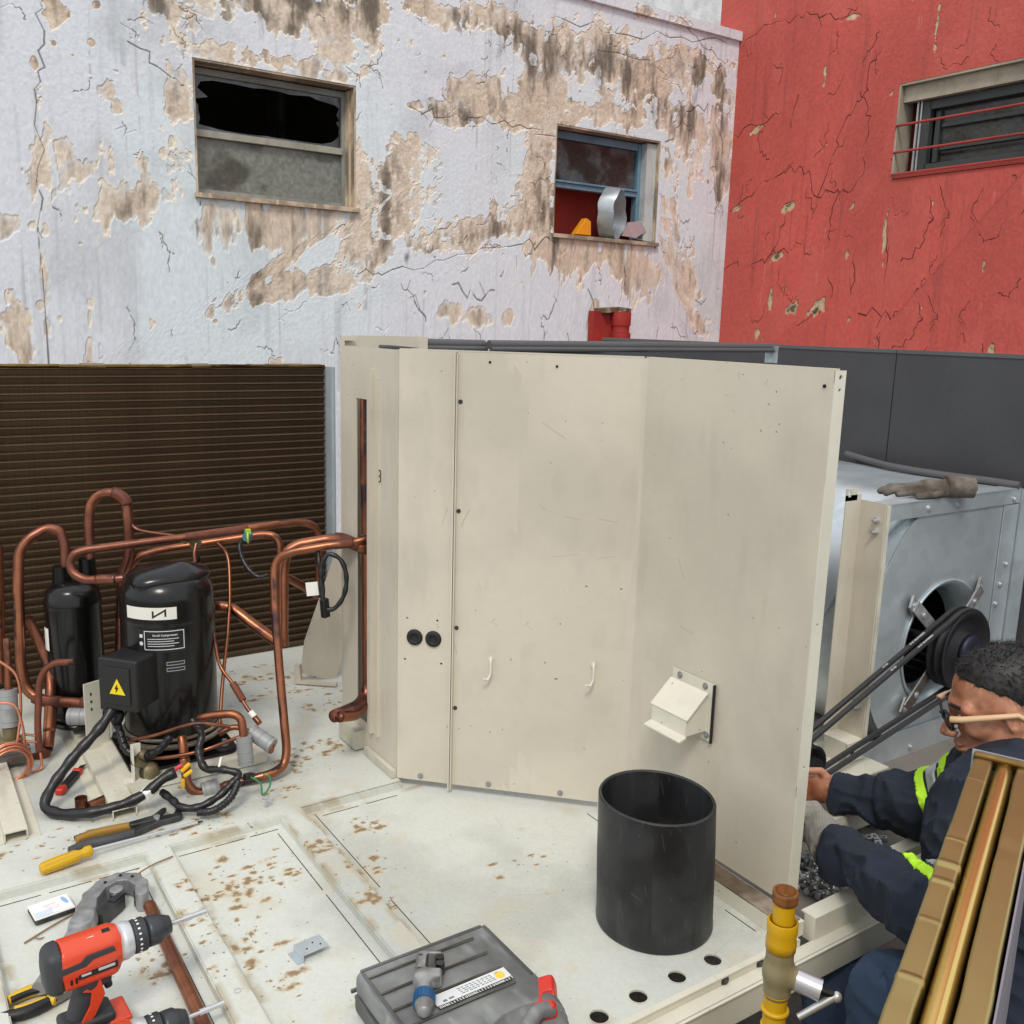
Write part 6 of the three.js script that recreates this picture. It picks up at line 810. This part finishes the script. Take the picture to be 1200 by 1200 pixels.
/* ---------- second coil with golden fins standing in the foreground ---------- */
{
  const o = thing('golden_coil', 'golden finned coil standing on edge in front of the crouching person', 'coil', [.987, 0, -.516]); o.rotation.y = Math.atan2(.407, .914);
  const L = 1.0, H = 1.115, x0 = -.62, x1 = x0 + L, rows = [[-.0265, .0262, 0], [.002, .027, 1], [.0315, .0285, 2]];
  const dull = new THREE.MeshStandardMaterial({ color: srgb(176, 158, 104), roughness: .36, metalness: .95 }), bright = new THREE.MeshStandardMaterial({ color: srgb(226, 196, 118), roughness: .24, metalness: .92 });
  const crinkle = (w, seed) => (x, y, z) => { const c = Math.max(0, n2(x * 9, seed) - .62) * .03, e = n2(x * 46, seed + 5), k = e > .8 ? (e - .8) * .014 : 0; return bxf(x, y, z + .0012 * (n2(x * 14, seed + 9) - .5), [0, -.02, 0], [L / 2 - .006, .0205, w / 2 - .0004], .0035) + c * .02 * Math.sin(x * 90) - k * .8 + .0006 * (n2(x * 22, z * 50, seed) - .5); };
  for (const [z, w, k] of rows) {
    if (k === 1) { const s = new THREE.Shape(); s.moveTo(-w / 2 + .002, -H + .01); s.lineTo(-w / 2 + .002, -.014); s.absarc(0, -.014, w / 2 - .002, Math.PI, 0, true); s.lineTo(w / 2 - .002, -H + .01); const g = new THREE.ExtrudeGeometry(s, { depth: L - .012, bevelEnabled: false, curveSegments: 12 }); g.rotateY(Math.PI / 2); g.translate(x0 + .006, H + .001, z); mesh('rounded_edge', g, bright, o); }
    else { mesh('fin_pack', bx(L - .012, H - .03, w * .9, x0 + L / 2, (H - .03) / 2 + .004, z), dull, o); mesh('crinkled_edge', T(solid(crinkle(w, k * 7 + 3), [-L / 2 - .01, -.045, -w / 2 - .008], [L / 2 + .01, .012, w / 2 + .008], .0033), x0 + L / 2, H, z), dull, o); }
  }
  mesh('crimped_end', [rb(.014, .02, .084, .004, x1 - .004, H - .004, .002, 0, 0, .2)], goldFoil, o); mesh('end_plate', bx(.003, H + .006, .09, x1 + .006, H / 2 + .003, .002), M.zinc, o);
  mesh('side_sheet', [bx(L, H - .004, .002, x0 + L / 2, H / 2, .049)], new THREE.MeshStandardMaterial({ color: srgb(176, 170, 178), roughness: .35, metalness: .5, map: zincMap }), o);
}
/* ---------- black tub on the tray ---------- */
{
  const o = thing('black_tub', 'open black plastic pipe offcut standing on the base tray like a bucket', 'tub', [1.178, FY, -1.212]); const R = .1125, H = .258, scr = new Field(1024, 1024, 0, 0, 1, 1), rr = rng(19); for (let i = 0; i < 260; i++) { const x = rr(), y = rr(), a = rr() < .7 ? 1.57 + (rr() - .5) * .5 : rr() * 6.28, l = .004 + rr() * rr() * .06; scr.line(x, y, x + Math.cos(a) * l, y + Math.sin(a) * l, .0007 + rr() * .0009); } for (let i = 0; i < 300; i++) scr.blob(rr(), rr(), .0007 + rr() * .0016, .0007 + rr() * .002);
  const tubMat = new THREE.MeshStandardMaterial({ map: dataTex(1024, 1024, (i, j) => { const a = fbp(i / 1024, j / 1024, 9, 5, 5), b = fbp(i / 1024, j / 1024 * .25, 36, 15, 3), s = cl01(scr.a[j * 1024 + i]) * .5, k = 29 + 18 * step(.48, .7, a) + 10 * step(.55, .75, b); return [mix(k, 116, s), mix(k * 1.03, 116, s), mix(k * 1.08, 116, s)]; }), roughnessMap: dataTex(256, 256, (i, j) => .3 + .45 * fbp(i / 256, j / 256, 10, 25, 4), false), roughness: 1, side: THREE.DoubleSide });
  const g = lathe([[R - .007, .006], [R - .002, 0], [R, .003], [R, .012], [R - .001, .016], [R - .0008, H * .5], [R - .002, H - .003], [R - .004, H], [R - .0075, H], [R - .009, H - .004], [R - .0085, H * .5], [R - .009, .012], [.0, .01]], 72);
  { const p = g.attributes.position; for (let i = 0; i < p.count; i++) { const y = p.getY(i), k = Math.max(0, y / H); const s = p.getX(i) * .83 + p.getZ(i) * .56; p.setY(i, y - k * k * s * .035); p.setX(i, p.getX(i) * (1 + .006 * Math.sin(y * 22)) - k * .008); p.setZ(i, p.getZ(i) - k * .004); } g.computeVertexNormals(); }
  mesh('tub_wall', g, tubMat, o); mesh('base_disc', cy(R - .004, R - .004, .006, 0, .0045, 0, 0, 0, 0, 48), tubMat, o);
}
/* ---------- grey tool case ---------- */
{
  const o = thing('tool_case', 'scuffed grey plastic tool case with red latch on the base tray', 'tool case', [.706, FY, -1.105]);
  const w = .13, d = .178, grey = new THREE.MeshPhysicalMaterial({ color: srgb(150, 155, 160), map: rubMap, roughness: .5, clearcoat: .15, bumpMap: PA.bump, bumpScale: .0012 }), dark = new THREE.MeshStandardMaterial({ color: srgb(112, 114, 118), map: rubMap, roughness: .55 });
  const body = y0 => (x, y, z) => { const cut = (x + z * .9 - .19); let e = bxf(x, y, z, [0, .04, 0], [w, .04, d], .016); e = -smin(-e, -(x * .8 + (z + .0) * .55 - .145), .03); return e; };
  mesh('base_shell', solid((x, y, z) => Math.max(body()(x, y, z), y - .036), [-.15, -.01, -.19], [.15, .09, .19], .005), dark, o);
  const lid = (x, y, z) => { let e = Math.max(body()(x, y, z) + .002, .041 - y); const hollow = ell(x, y, z, [.05, .085, .085], [.075, .035, .05]); e = Math.max(e, -hollow); return e; };
  mesh('lid', solid(lid, [-.15, .03, -.19], [.15, .09, .19], .0035), grey, o); mesh('seam_bead', [bx(w * 1.96, .006, .004, -.004, .0395, -d + .001), bx(.004, .006, d * 1.6, -w, .0395, -.02)], dark, o);
  for (const z of [-.142, -.098, -.055, -.012]) mesh('lid_rib', [rb(.2, .0035, .0045, .0015, -.018, .0805, z)], new THREE.MeshStandardMaterial({ color: srgb(128, 126, 122), map: greaseMap, roughness: .6 }), o);
  mesh('rim_bead', [rb(.232, .004, .006, .002, -.004, .0785, -.166), rb(.006, .004, .26, .002, -.118, .0785, -.03), rb(.006, .004, .15, .002, .116, .0785, -.09)], dark, o);
  for (let k = 0; k < 5; k++) mesh('hinge_tab', rb(.012, .008, .008, .002, -.1 + k * .05, .062, -d), dark, o);
  mesh('latch', [solid((x, y, z) => Math.max(bxf(x, y, z, [0, 0, 0], [.021, .014, .04], .008), -ell(x, y, z, [.012, .012, .012], [.012, .01, .012])), [-.03, -.025, -.05], [.03, .025, .05], .003)].map(g => T(g, .108, .066, .03, 0, -.6, .35)), plain(srgb(206, 52, 40), .4), o);
  mesh('carry_handle', [tube([[.0, .07, .11], [.035, .078, .085], [.075, .078, .062], [.1, .07, .06]], .012, 24, 12)], grey, o);
  const tx = canvasTex(512, 112, (c, W, H) => { c.fillStyle = '#d9dcde'; c.fillRect(0, 0, W, H); c.fillStyle = '#f2c948'; c.beginPath(); c.arc(455, 44, 32, 0, 7); c.fill(); c.fillStyle = '#8f9aa6'; c.fillRect(432, 14, 22, 10); c.fillStyle = '#707880'; for (let k = 0; k < 4; k++) for (let q = 0; q < 9; q++) c.fillRect(170 + q * 27 + k * 3, 16 + k * 15, 12 + hash3(q, k, 5) * 12, 7); c.fillRect(50, 58, 26, 16); c.fillRect(90, 56, 34, 14); c.fillStyle = '#26282c'; c.fillRect(0, 86, W, 26); c.fillStyle = '#f4f4f4'; c.font = 'bold 24px sans-serif'; for (let q = 0; q < 27; q++) c.fillText('OCTUNIEHLS'[q * 7 % 10], 6 + q * 19, 108); });
  const lb = new THREE.PlaneGeometry(.138, .032); lb.rotateX(-Math.PI / 2); mesh('paper_sticker', T(lb, .014, .0818, -.034, 0, .0, 0), new THREE.MeshStandardMaterial({ map: tx, roughness: .5 }), o, true);
}
{ // mini cutter on the case
  const o = thing('mini_pipe_cutter', 'small silver pipe cutter with a blue knob lying on the grey tool case', 'pipe cutter', [.655, FY + .084, -1.17]); o.rotation.y = -2.15;
  const f = (x, y, z) => { let d = bxf(x, y, z, [-.03, .014, 0], [.032, .013, .022], .006); d = Math.max(d, -bxf(x, y, z, [-.036, .014, -.012], [.018, .03, .017], .006)); d = smin(d, cap(x, y, z, [0, .014, .006], [.022, .014, .004], .014, .011), .012); d = Math.max(d, -(Math.hypot(x + .05, z - .015) - .0028)); return Math.max(d, -(Math.hypot(x + .018, z - .015) - .0028)); };
  mesh('cutter_frame', solid(f, [-.075, -.005, -.035], [.045, .04, .035], .0022), M.castSteel, o); mesh('roller', [cy(.007, .007, .02, -.05, .014, -.016, Math.PI / 2 * 0, 0, 0, 16)], M.darkSteel, o); mesh('roller', cy(.007, .007, .02, -.034, .014, -.018, 0, 0, 0, 16), M.darkSteel, o);
  mesh('threaded_neck', rod([.02, .014, .004], [.034, .014, .003], .0105), M.steel, o); const kn = [rod([.032, .0155, .003], [.054, .0155, .001], .0165, .0165, 28)]; for (let k = 0; k < 18; k++) { const a = k / 18 * 6.283; kn.push(bx(.02, .0022, .0022, .043, .0155 + Math.cos(a) * .0165, .002 + Math.sin(a) * .0165, a, 0, 0)); } mesh('blue_knob', kn, M.blue, o); mesh('end_cap', [rod([.054, .0155, .001], [.068, .0155, 0], .0155, .011, 24), sp(.011, .067, .0155, 0, .6, 1, 1)], M.castSteel, o);
}
/* ---------- cordless drills ---------- */
function makeDrill(label) {
  const o = thing('cordless_drill', label, 'drill', [0, 0, 0], 'cordless drills'); const dk = plain(srgb(52, 54, 58), .55), or = new THREE.MeshPhysicalMaterial({ color: srgb(214, 72, 40), roughness: .36, clearcoat: .2 });
  const hx = (x, y, z) => bxf(x, y, z, [-.012, .168, 0], [.062, .04, .031], .016);
  const hs = (x, y, z) => { let d = hx(x, y, z); d = smin(d, cap(x, y, z, [-.04, .175, 0], [.045, .175, 0], .035, .033), .01); return d; };
  mesh('motor_housing', solid((x, y, z) => Math.max(hs(x, y, z), -.05 - x - .004 * Math.sin(y * 80)), [-.09, .115, -.045], [.065, .225, .045], .003), or, o);
  mesh('rear_cap', solid((x, y, z) => Math.max(hs(x, y, z) - .0012, x + .048), [-.09, .115, -.045], [-.03, .225, .045], .003), dk, o);
  for (const s of [1, -1]) { mesh('grip_stripe', T(ext([[-.052, .182], [-.02, .184], [-.01, .192], [.034, .193], [.037, .186], [.0, .184], [-.012, .175], [-.05, .172]], .004, .0012), 0, 0, s > 0 ? .031 : -.035), dk, o); mesh('name_strip', T(rb(.066, .014, .003, .001), .008, .158, s * .0325, s * -.02, 0, 0), M.blackPlastic, o); mesh('strip_print', [bx(.028, .005, .001, .022, .159, s * .0342), bx(.016, .004, .001, -.012, .158, s * .0342)], plain(srgb(190, 190, 190), .5), o); mesh('vent_slot', [bx(.0035, .022, .003, -.028, .157, s * .0318), bx(.0035, .022, .003, -.036, .157, s * .0316)], M.hole, o); mesh('case_screw', cy(.0045, .0045, .004, -.046, .172, s * .0318, Math.PI / 2, 0, 0, 12), M.red, o); }
  mesh('top_badge', [rb(.018, .002, .012, .001, .0, .2095, .004)], M.white, o); mesh('speed_switch', [rb(.014, .004, .012, .001, .03, .209, .004), rb(.006, .003, .006, .001, -.03, .2095, .004)], M.blackPlastic, o);
  mesh('gear_collar', T(lathe([[0, 0], [.0335, 0], [.034, .012], [.031, .022], [.029, .024], [0, .024]], 36), .05, .175, 0, 0, 0, -Math.PI / 2), plain(srgb(206, 209, 212), .34, .35), o);
  const ring = T(lathe([[0, 0], [.0295, 0], [.0305, .004], [.0305, .022], [.029, .024], [0, .024]], 36), .074, .175, 0, 0, 0, -Math.PI / 2), ticks = []; for (let k = 0; k < 20; k++) { const a = k / 20 * 6.283; ticks.push(bx(.004, .0012, .003, .084, .175 + Math.cos(a) * .0306, Math.sin(a) * .0306, a, 0, 0)); } mesh('torque_ring', ring, dk, o); mesh('torque_marks', ticks, M.white, o).userData.kind = 'stuff';
  mesh('chuck', T(lathe([[0, 0], [.027, 0], [.0275, .01], [.027, .024], [.0225, .03], [.0215, .034], [.016, .046], [.01, .047], [0, .047]], 36), .098, .175, 0, 0, 0, -Math.PI / 2), plain(srgb(62, 65, 70), .4, .3), o);
  mesh('driver_bit', [rod([.144, .175, 0], [.17, .175, 0], .0045, .0038, 6), rod([.168, .175, 0], [.185, .175, 0], .006, .006, 12), rod([.185, .175, 0], [.212, .175, 0], .0048, .0055, 12)], M.steel, o);
  mesh('handle', solid((x, y, z) => smin(cap(x, y, z, [.002, .135, 0], [-.022, .06, 0], .0225, .021), bxf(x, y, z, [.004, .126, 0], [.03, .012, .022], .008), .012), [-.07, .03, -.04], [.06, .15, .04], .0032), dk, o); for (const z of [.0205, -.0235]) mesh('grip_inlay', T(ext([[.012, .132], [.018, .1], [.0, .066], [-.014, .05], [-.022, .058], [-.006, .085], [-.002, .112], [-.016, .118]], .003, .001), 0, 0, z), or, o); mesh('trigger', rb(.014, .03, .018, .005, .028, .11, 0, 0, 0, .2), dk, o);
  mesh('battery', [rb(.115, .042, .066, .01, .0, .0215, 0)], dk, o); mesh('battery_clip', [rb(.04, .02, .0675, .006, .042, .034, 0), rb(.046, .014, .068, .005, .004, .03, 0)], or, o); mesh('battery_shoulder', rb(.09, .02, .058, .008, -.01, .05, 0), dk, o);
  return o;
}
{
  const a = makeDrill('red and black cordless drill standing upright on its battery'); a.position.set(.207, FY, -1.44); a.rotation.y = .07; a.scale.setScalar(.87);
  const b = copyOf(a, 'second cordless drill of which only the bit end reaches over the tray'); b.position.set(.205, FY - .11, -1.35); b.rotation.set(0, .06, 0);
}
/* ---------- hand tools on the left ---------- */
{
  const o = thing('pipe_cutter', 'large cast steel pipe cutter with curved jaw lying in the tray', 'pipe cutter', [0, FY, 0]);
  const arc = []; for (let i = 0; i <= 12; i++) arc.push(i); const A = [[.352, -1.752], [.36, -1.785], [.35, -1.818], [.325, -1.832], [.295, -1.822], [.27, -1.795], [.255, -1.76], [.24, -1.72]];
  const f = (x, y, z) => { let d = 9; for (let i = 0; i < A.length - 1; i++) d = Math.min(d, Math.max(cap(x, 0, z, [A[i][0], 0, A[i][1]], [A[i + 1][0], 0, A[i + 1][1]], i < 2 ? .0115 : .012, .012 + i * .0012), Math.abs(y - .019) - (i < 1 ? .019 : .016))); d = smin(d, Math.max(Math.hypot(x - .314, z + 1.79) - .013, Math.abs(y - .018) - .017), .006); return smin(d, cap(x, y, z, [.25, .02, -1.735], [.2, .022, -1.66], .02, .014), .015); };
  mesh('jaw_frame', solid(f, [.16, -.005, -1.87], [.39, .045, -1.62], .003), M.castSteel, o); for (const [x, z] of [[.35, -1.76], [.312, -1.786]]) mesh('roller', [T(lathe([[0, 0], [.011, 0], [.011, .008], [.009, .011], [.011, .014], [.011, .026], [0, .026]], 20), x, .006, z)], M.darkSteel, o);
  mesh('cutter_slide', [bx(.022, .024, .06, .292, .016, -1.752, 0, -.85, 0), bx(.014, .03, .03, .31, .016, -1.768, 0, -.85, 0)], M.darkSteel, o); mesh('screw_handle', [rod([.205, .021, -1.665], [.15, .021, -1.58], .0125)], M.castSteel, o);
  for (let k = 0; k < 4; k++) mesh('pin_hole', cy(.0028, .0028, .002, [.356, .349, .33, .3][k], .0362, [-1.79, -1.815, -1.83, -1.82][k], 0, 0, 0, 8), M.hole, o);
}
tag(mesh('copper_tube', [pipe([[.362, FY + .0125, -1.735], [.357, FY + .0125, -1.34]], .0118, .03, 20)], M.copper), 'straight copper tube offcut lying in the tray beside the drill', 'copper tube');
{ // flat box
  const o = thing('flat_box', 'small flat white box with a pale blue drawing in the tray', 'box', [.204, FY, -1.826]); o.rotation.y = .0; const tx = canvasTex(256, 160, (c, w, h) => { c.fillStyle = '#eceef2'; c.fillRect(0, 0, w, h); c.fillStyle = '#cfdcea'; c.fillRect(0, 100, 120, 60); c.fillStyle = '#8fb4da'; c.beginPath(); c.ellipse(226, 60, 16, 46, -.2, 0, 7); c.fill(); c.strokeStyle = '#d9a9ae'; c.lineWidth = 2; for (let k = 0; k < 5; k++) { c.beginPath(); c.ellipse(130 + k * 8, 84 - k * 4, 46 - k * 6, 30 - k * 4, .3, 0, 5); c.stroke(); } c.fillStyle = '#6d6f7c'; for (let k = 0; k < 6; k++) c.fillRect(84 + k * 9 % 40, 50 + k * 13 % 60, 5, 4); });
  mesh('box_body', rb(.072, .012, .056, .005, 0, .0062, 0, 0, 0, 0), M.darkSteel, o); mesh('lid', rb(.071, .003, .055, .0014, 0, .0126, 0), M.white, o); const pg = new THREE.PlaneGeometry(.066, .05); pg.rotateX(-Math.PI / 2); mesh('printed_face', T(pg, 0, .0146, 0), new THREE.MeshStandardMaterial({ map: tx, roughness: .4 }), o, true); o.rotation.y = .12;
}
{ // screwdriver: handle in the tray corner, blade across the deck
  const o = thing('screwdriver', 'long screwdriver with translucent yellow fluted handle', 'screwdriver', [0, 0, 0]); const a = V(.205, .634, -1.936), b = V(.3, .64, -1.948), c = V(.52, .626, -1.974);
  const prof = [[0, -.052], [.009, -.052], [.0125, -.047], [.0135, -.02], [.013, .015], [.0095, .024], [.0095, .03], [.0125, .036], [.0115, .046], [.006, .049], [0, .049]]; const g = lathe(prof, 48); { const p = g.attributes.position; for (let i = 0; i < p.count; i++) { const an = Math.atan2(p.getZ(i), p.getX(i)), y = p.getY(i), k = y < .012 && y > -.05 ? 1 - .13 * Math.max(0, Math.cos(an * 6)) ** 2 : 1; p.setX(i, p.getX(i) * k); p.setZ(i, p.getZ(i) * k); } g.computeVertexNormals(); }
  g.applyQuaternion(new THREE.Quaternion().setFromUnitVectors(V(0, 1, 0), b.clone().sub(a).normalize())); const m = a.clone().add(b).multiplyScalar(.5); g.translate(m.x, m.y, m.z);
  mesh('handle', g, new THREE.MeshPhysicalMaterial({ color: srgb(236, 192, 28), roughness: .16, transmission: .35, thickness: .01, ior: 1.5, attenuationColor: srgb(230, 170, 10), attenuationDistance: .02 }), o); mesh('shaft', rod(b.toArray(), c.toArray(), .0036, .0034, 12), M.steel, o); mesh('tip', rod(c.toArray(), [.532, .6255, -1.9755], .0034, .0014, 8), M.darkSteel, o);
}
{ // water-pump pliers
  const o = thing('pump_pliers', 'water pump pliers with dark and ochre handles lying on the deck', 'pliers', [0, DY, 0]); const sw = (P, r) => { const c = new THREE.CatmullRomCurve3(P.map(p => V(p[0], .011, p[1]))), q = []; for (let i = 0; i <= 30; i++) q.push(c.getPointAt(i / 30)); const g = sweep(q, r, 12); g.scale(1, 1, 1); return g; };
  mesh('handle', sw([[.262, -1.982], [.3, -1.99], [.35, -1.985], [.392, -1.99]], t => .0105 * (.8 + .35 * Math.sin(t * 2.6 + .3))), plain(srgb(64, 64, 66), .55), o); const h2 = mesh('handle', sw([[.282, -2.022], [.32, -2.03], [.36, -2.028], [.402, -2.022]], t => .0085 * (.8 + .3 * Math.sin(t * 2.6 + .3))), plain(srgb(150, 112, 36), .5), o); h2.userData.label = 'ochre handle';
  mesh('handle_spine', sw([[.28, -2.032], [.32, -2.04], [.36, -2.038], [.4, -2.031]], .0045), plain(srgb(60, 58, 56), .55), o);
  mesh('lower_jaw', solid((x, y, z) => Math.max(Math.min(cap(x, 0, z, [.385, 0, -1.993], [.45, 0, -2.018], .01, .013), cap(x, 0, z, [.45, 0, -2.018], [.488, 0, -2.016], .013, .011), cap(x, 0, z, [.488, 0, -2.016], [.498, 0, -2.042], .01, .007)), Math.abs(y - .009) - .006), [.36, 0, -2.07], [.52, .02, -1.97], .003), M.darkSteel, o); mesh('upper_jaw', solid((x, y, z) => Math.max(Math.min(cap(x, 0, z, [.395, 0, -2.022], [.44, 0, -2.022], .009, .011), cap(x, 0, z, [.44, 0, -2.022], [.468, 0, -2.05], .009, .006)), Math.abs(y - .014) - .005), [.37, 0, -2.08], [.5, .025, -1.99], .003), M.darkSteel, o); mesh('pivot', cy(.007, .007, .008, .445, .018, -2.018, 0, 0, 0, 12), M.steel, o);
}
{ // side cutters
  const o = thing('side_cutters', 'side cutting pliers with yellow and black handles in the tray', 'pliers', [.14, FY, -1.558]); const sw = (P, r, dy = 0) => { const c = new THREE.CatmullRomCurve3(P.map(p => V(p[0], .012 + dy, p[1]))), q = []; for (let i = 0; i <= 24; i++) q.push(c.getPointAt(i / 24)); return sweep(q, r, 12); }; const ye = plain(srgb(214, 172, 34), .42);
  mesh('handle', sw([[-.035, -.03], [-.0, -.036], [.025, -.03], [.038, -.018]], t => .0095 * (.8 + .3 * Math.sin(t * 2.8))), ye, o); mesh('handle_trim', sw([[-.032, -.024], [0, -.029], [.022, -.024]], .0055, .003), M.blackPlastic, o); mesh('handle', sw([[-.055, .004], [-.02, .014], [.012, .01], [.034, .0]], t => .0095 * (.8 + .3 * Math.sin(t * 2.8))), M.blackPlastic, o); mesh('handle_trim', [sw([[-.03, .005], [-.01, .008], [.016, .005]], .0062, .004), sw([[.018, .004], [.03, .012]], .008, .002)], ye, o);
  mesh('jaw', [solid((x, y, z) => Math.max(Math.min(cap(x, 0, z, [.036, 0, -.014], [.066, 0, -.022], .013, .006), cap(x, 0, z, [.034, 0, -.002], [.066, 0, -.01], .013, .007)), Math.abs(y - .012) - .0075), [.01, 0, -.05], [.085, .03, .03], .0026)], M.castSteel, o); mesh('rivet', cy(.006, .006, .02, .04, .012, -.01, 0, 0, 0, 14), M.steel, o);
}
{ // utility knife
  const o = thing('utility_knife', 'red and black utility knife lying by the compressor channel', 'knife', [.318, DY, -2.318]); o.rotation.y = 1.02;
  mesh('grip', rb(.075, .016, .02, .006, 0, .009, 0), M.blackPlastic, o); mesh('red_end', rb(.026, .017, .022, .006, -.05, .009, 0), M.red, o); mesh('red_collar', rb(.014, .0175, .0215, .004, .042, .009, 0), M.red, o); mesh('blade', T(ext([[.048, -.006], [.085, -.006], [.074, .006], [.048, .006]], .001), 0, .009, 0, -Math.PI / 2), M.darkSteel, o);
}
tag(mesh('copper_offcut', [T(lathe([[.012, 0], [.0135, 0], [.0135, .03], [.012, .03], [.012, 0]], 24), .318, DY, -2.172)], M.copper), 'short copper tube offcut standing on end near the cable loom', 'copper offcut');
tag(mesh('copper_offcut', [rod([.33, DY + .011, -2.158], [.377, DY + .011, -2.178], .011)], M.copper), 'short copper tube offcut lying flat near the cable loom', 'copper offcut');
{ const o = thing('sheet_bracket', 'small bent cream sheet bracket lying in the middle tray', 'bracket', [.578, FY, -1.462]); o.rotation.y = .1; mesh('folded_plate', [bx(.05, .0016, .038, 0, .014, 0), bx(.0016, .014, .038, -.025, .0074, 0), bx(.012, .0016, .038, -.031, .0012, 0), bx(.0016, .014, .02, .025, .0072, -.009)], M.zinc, o); for (const [x, z] of [[-.012, .006], [.004, -.004], [.014, .008]]) mesh('hole', cy(.0016, .0016, .0008, x, .0153, z, 0, 0, 0, 8), M.hole, o); }
tag(mesh('washer', T(ext((() => { const s = new THREE.Shape(); s.absarc(0, 0, .0155, 0, 6.2832); return s; })(), .002, 0, [circ(0, 0, .0055)]), .425, DY + .0005, -1.404, -Math.PI / 2), M.zinc), 'flat steel washer lying on the ridge between the trays', 'washer');
tag(mesh('dry_twig', [tube([[.148, FY + .003, -1.75], [.2, FY + .004, -1.778], [.25, FY + .003, -1.803], [.3, FY + .005, -1.822], [.39, FY + .024, -1.853], [.44, DY + .004, -1.868]], .0016, 60, 6), tube([[.165, FY + .003, -1.76], [.172, FY + .004, -1.748], [.18, FY + .003, -1.75]], .0012, 10, 5)], plain(srgb(140, 106, 74), .9)), 'thin dry twig lying across the left tray', 'twig');
renderer.render(scene, camera);
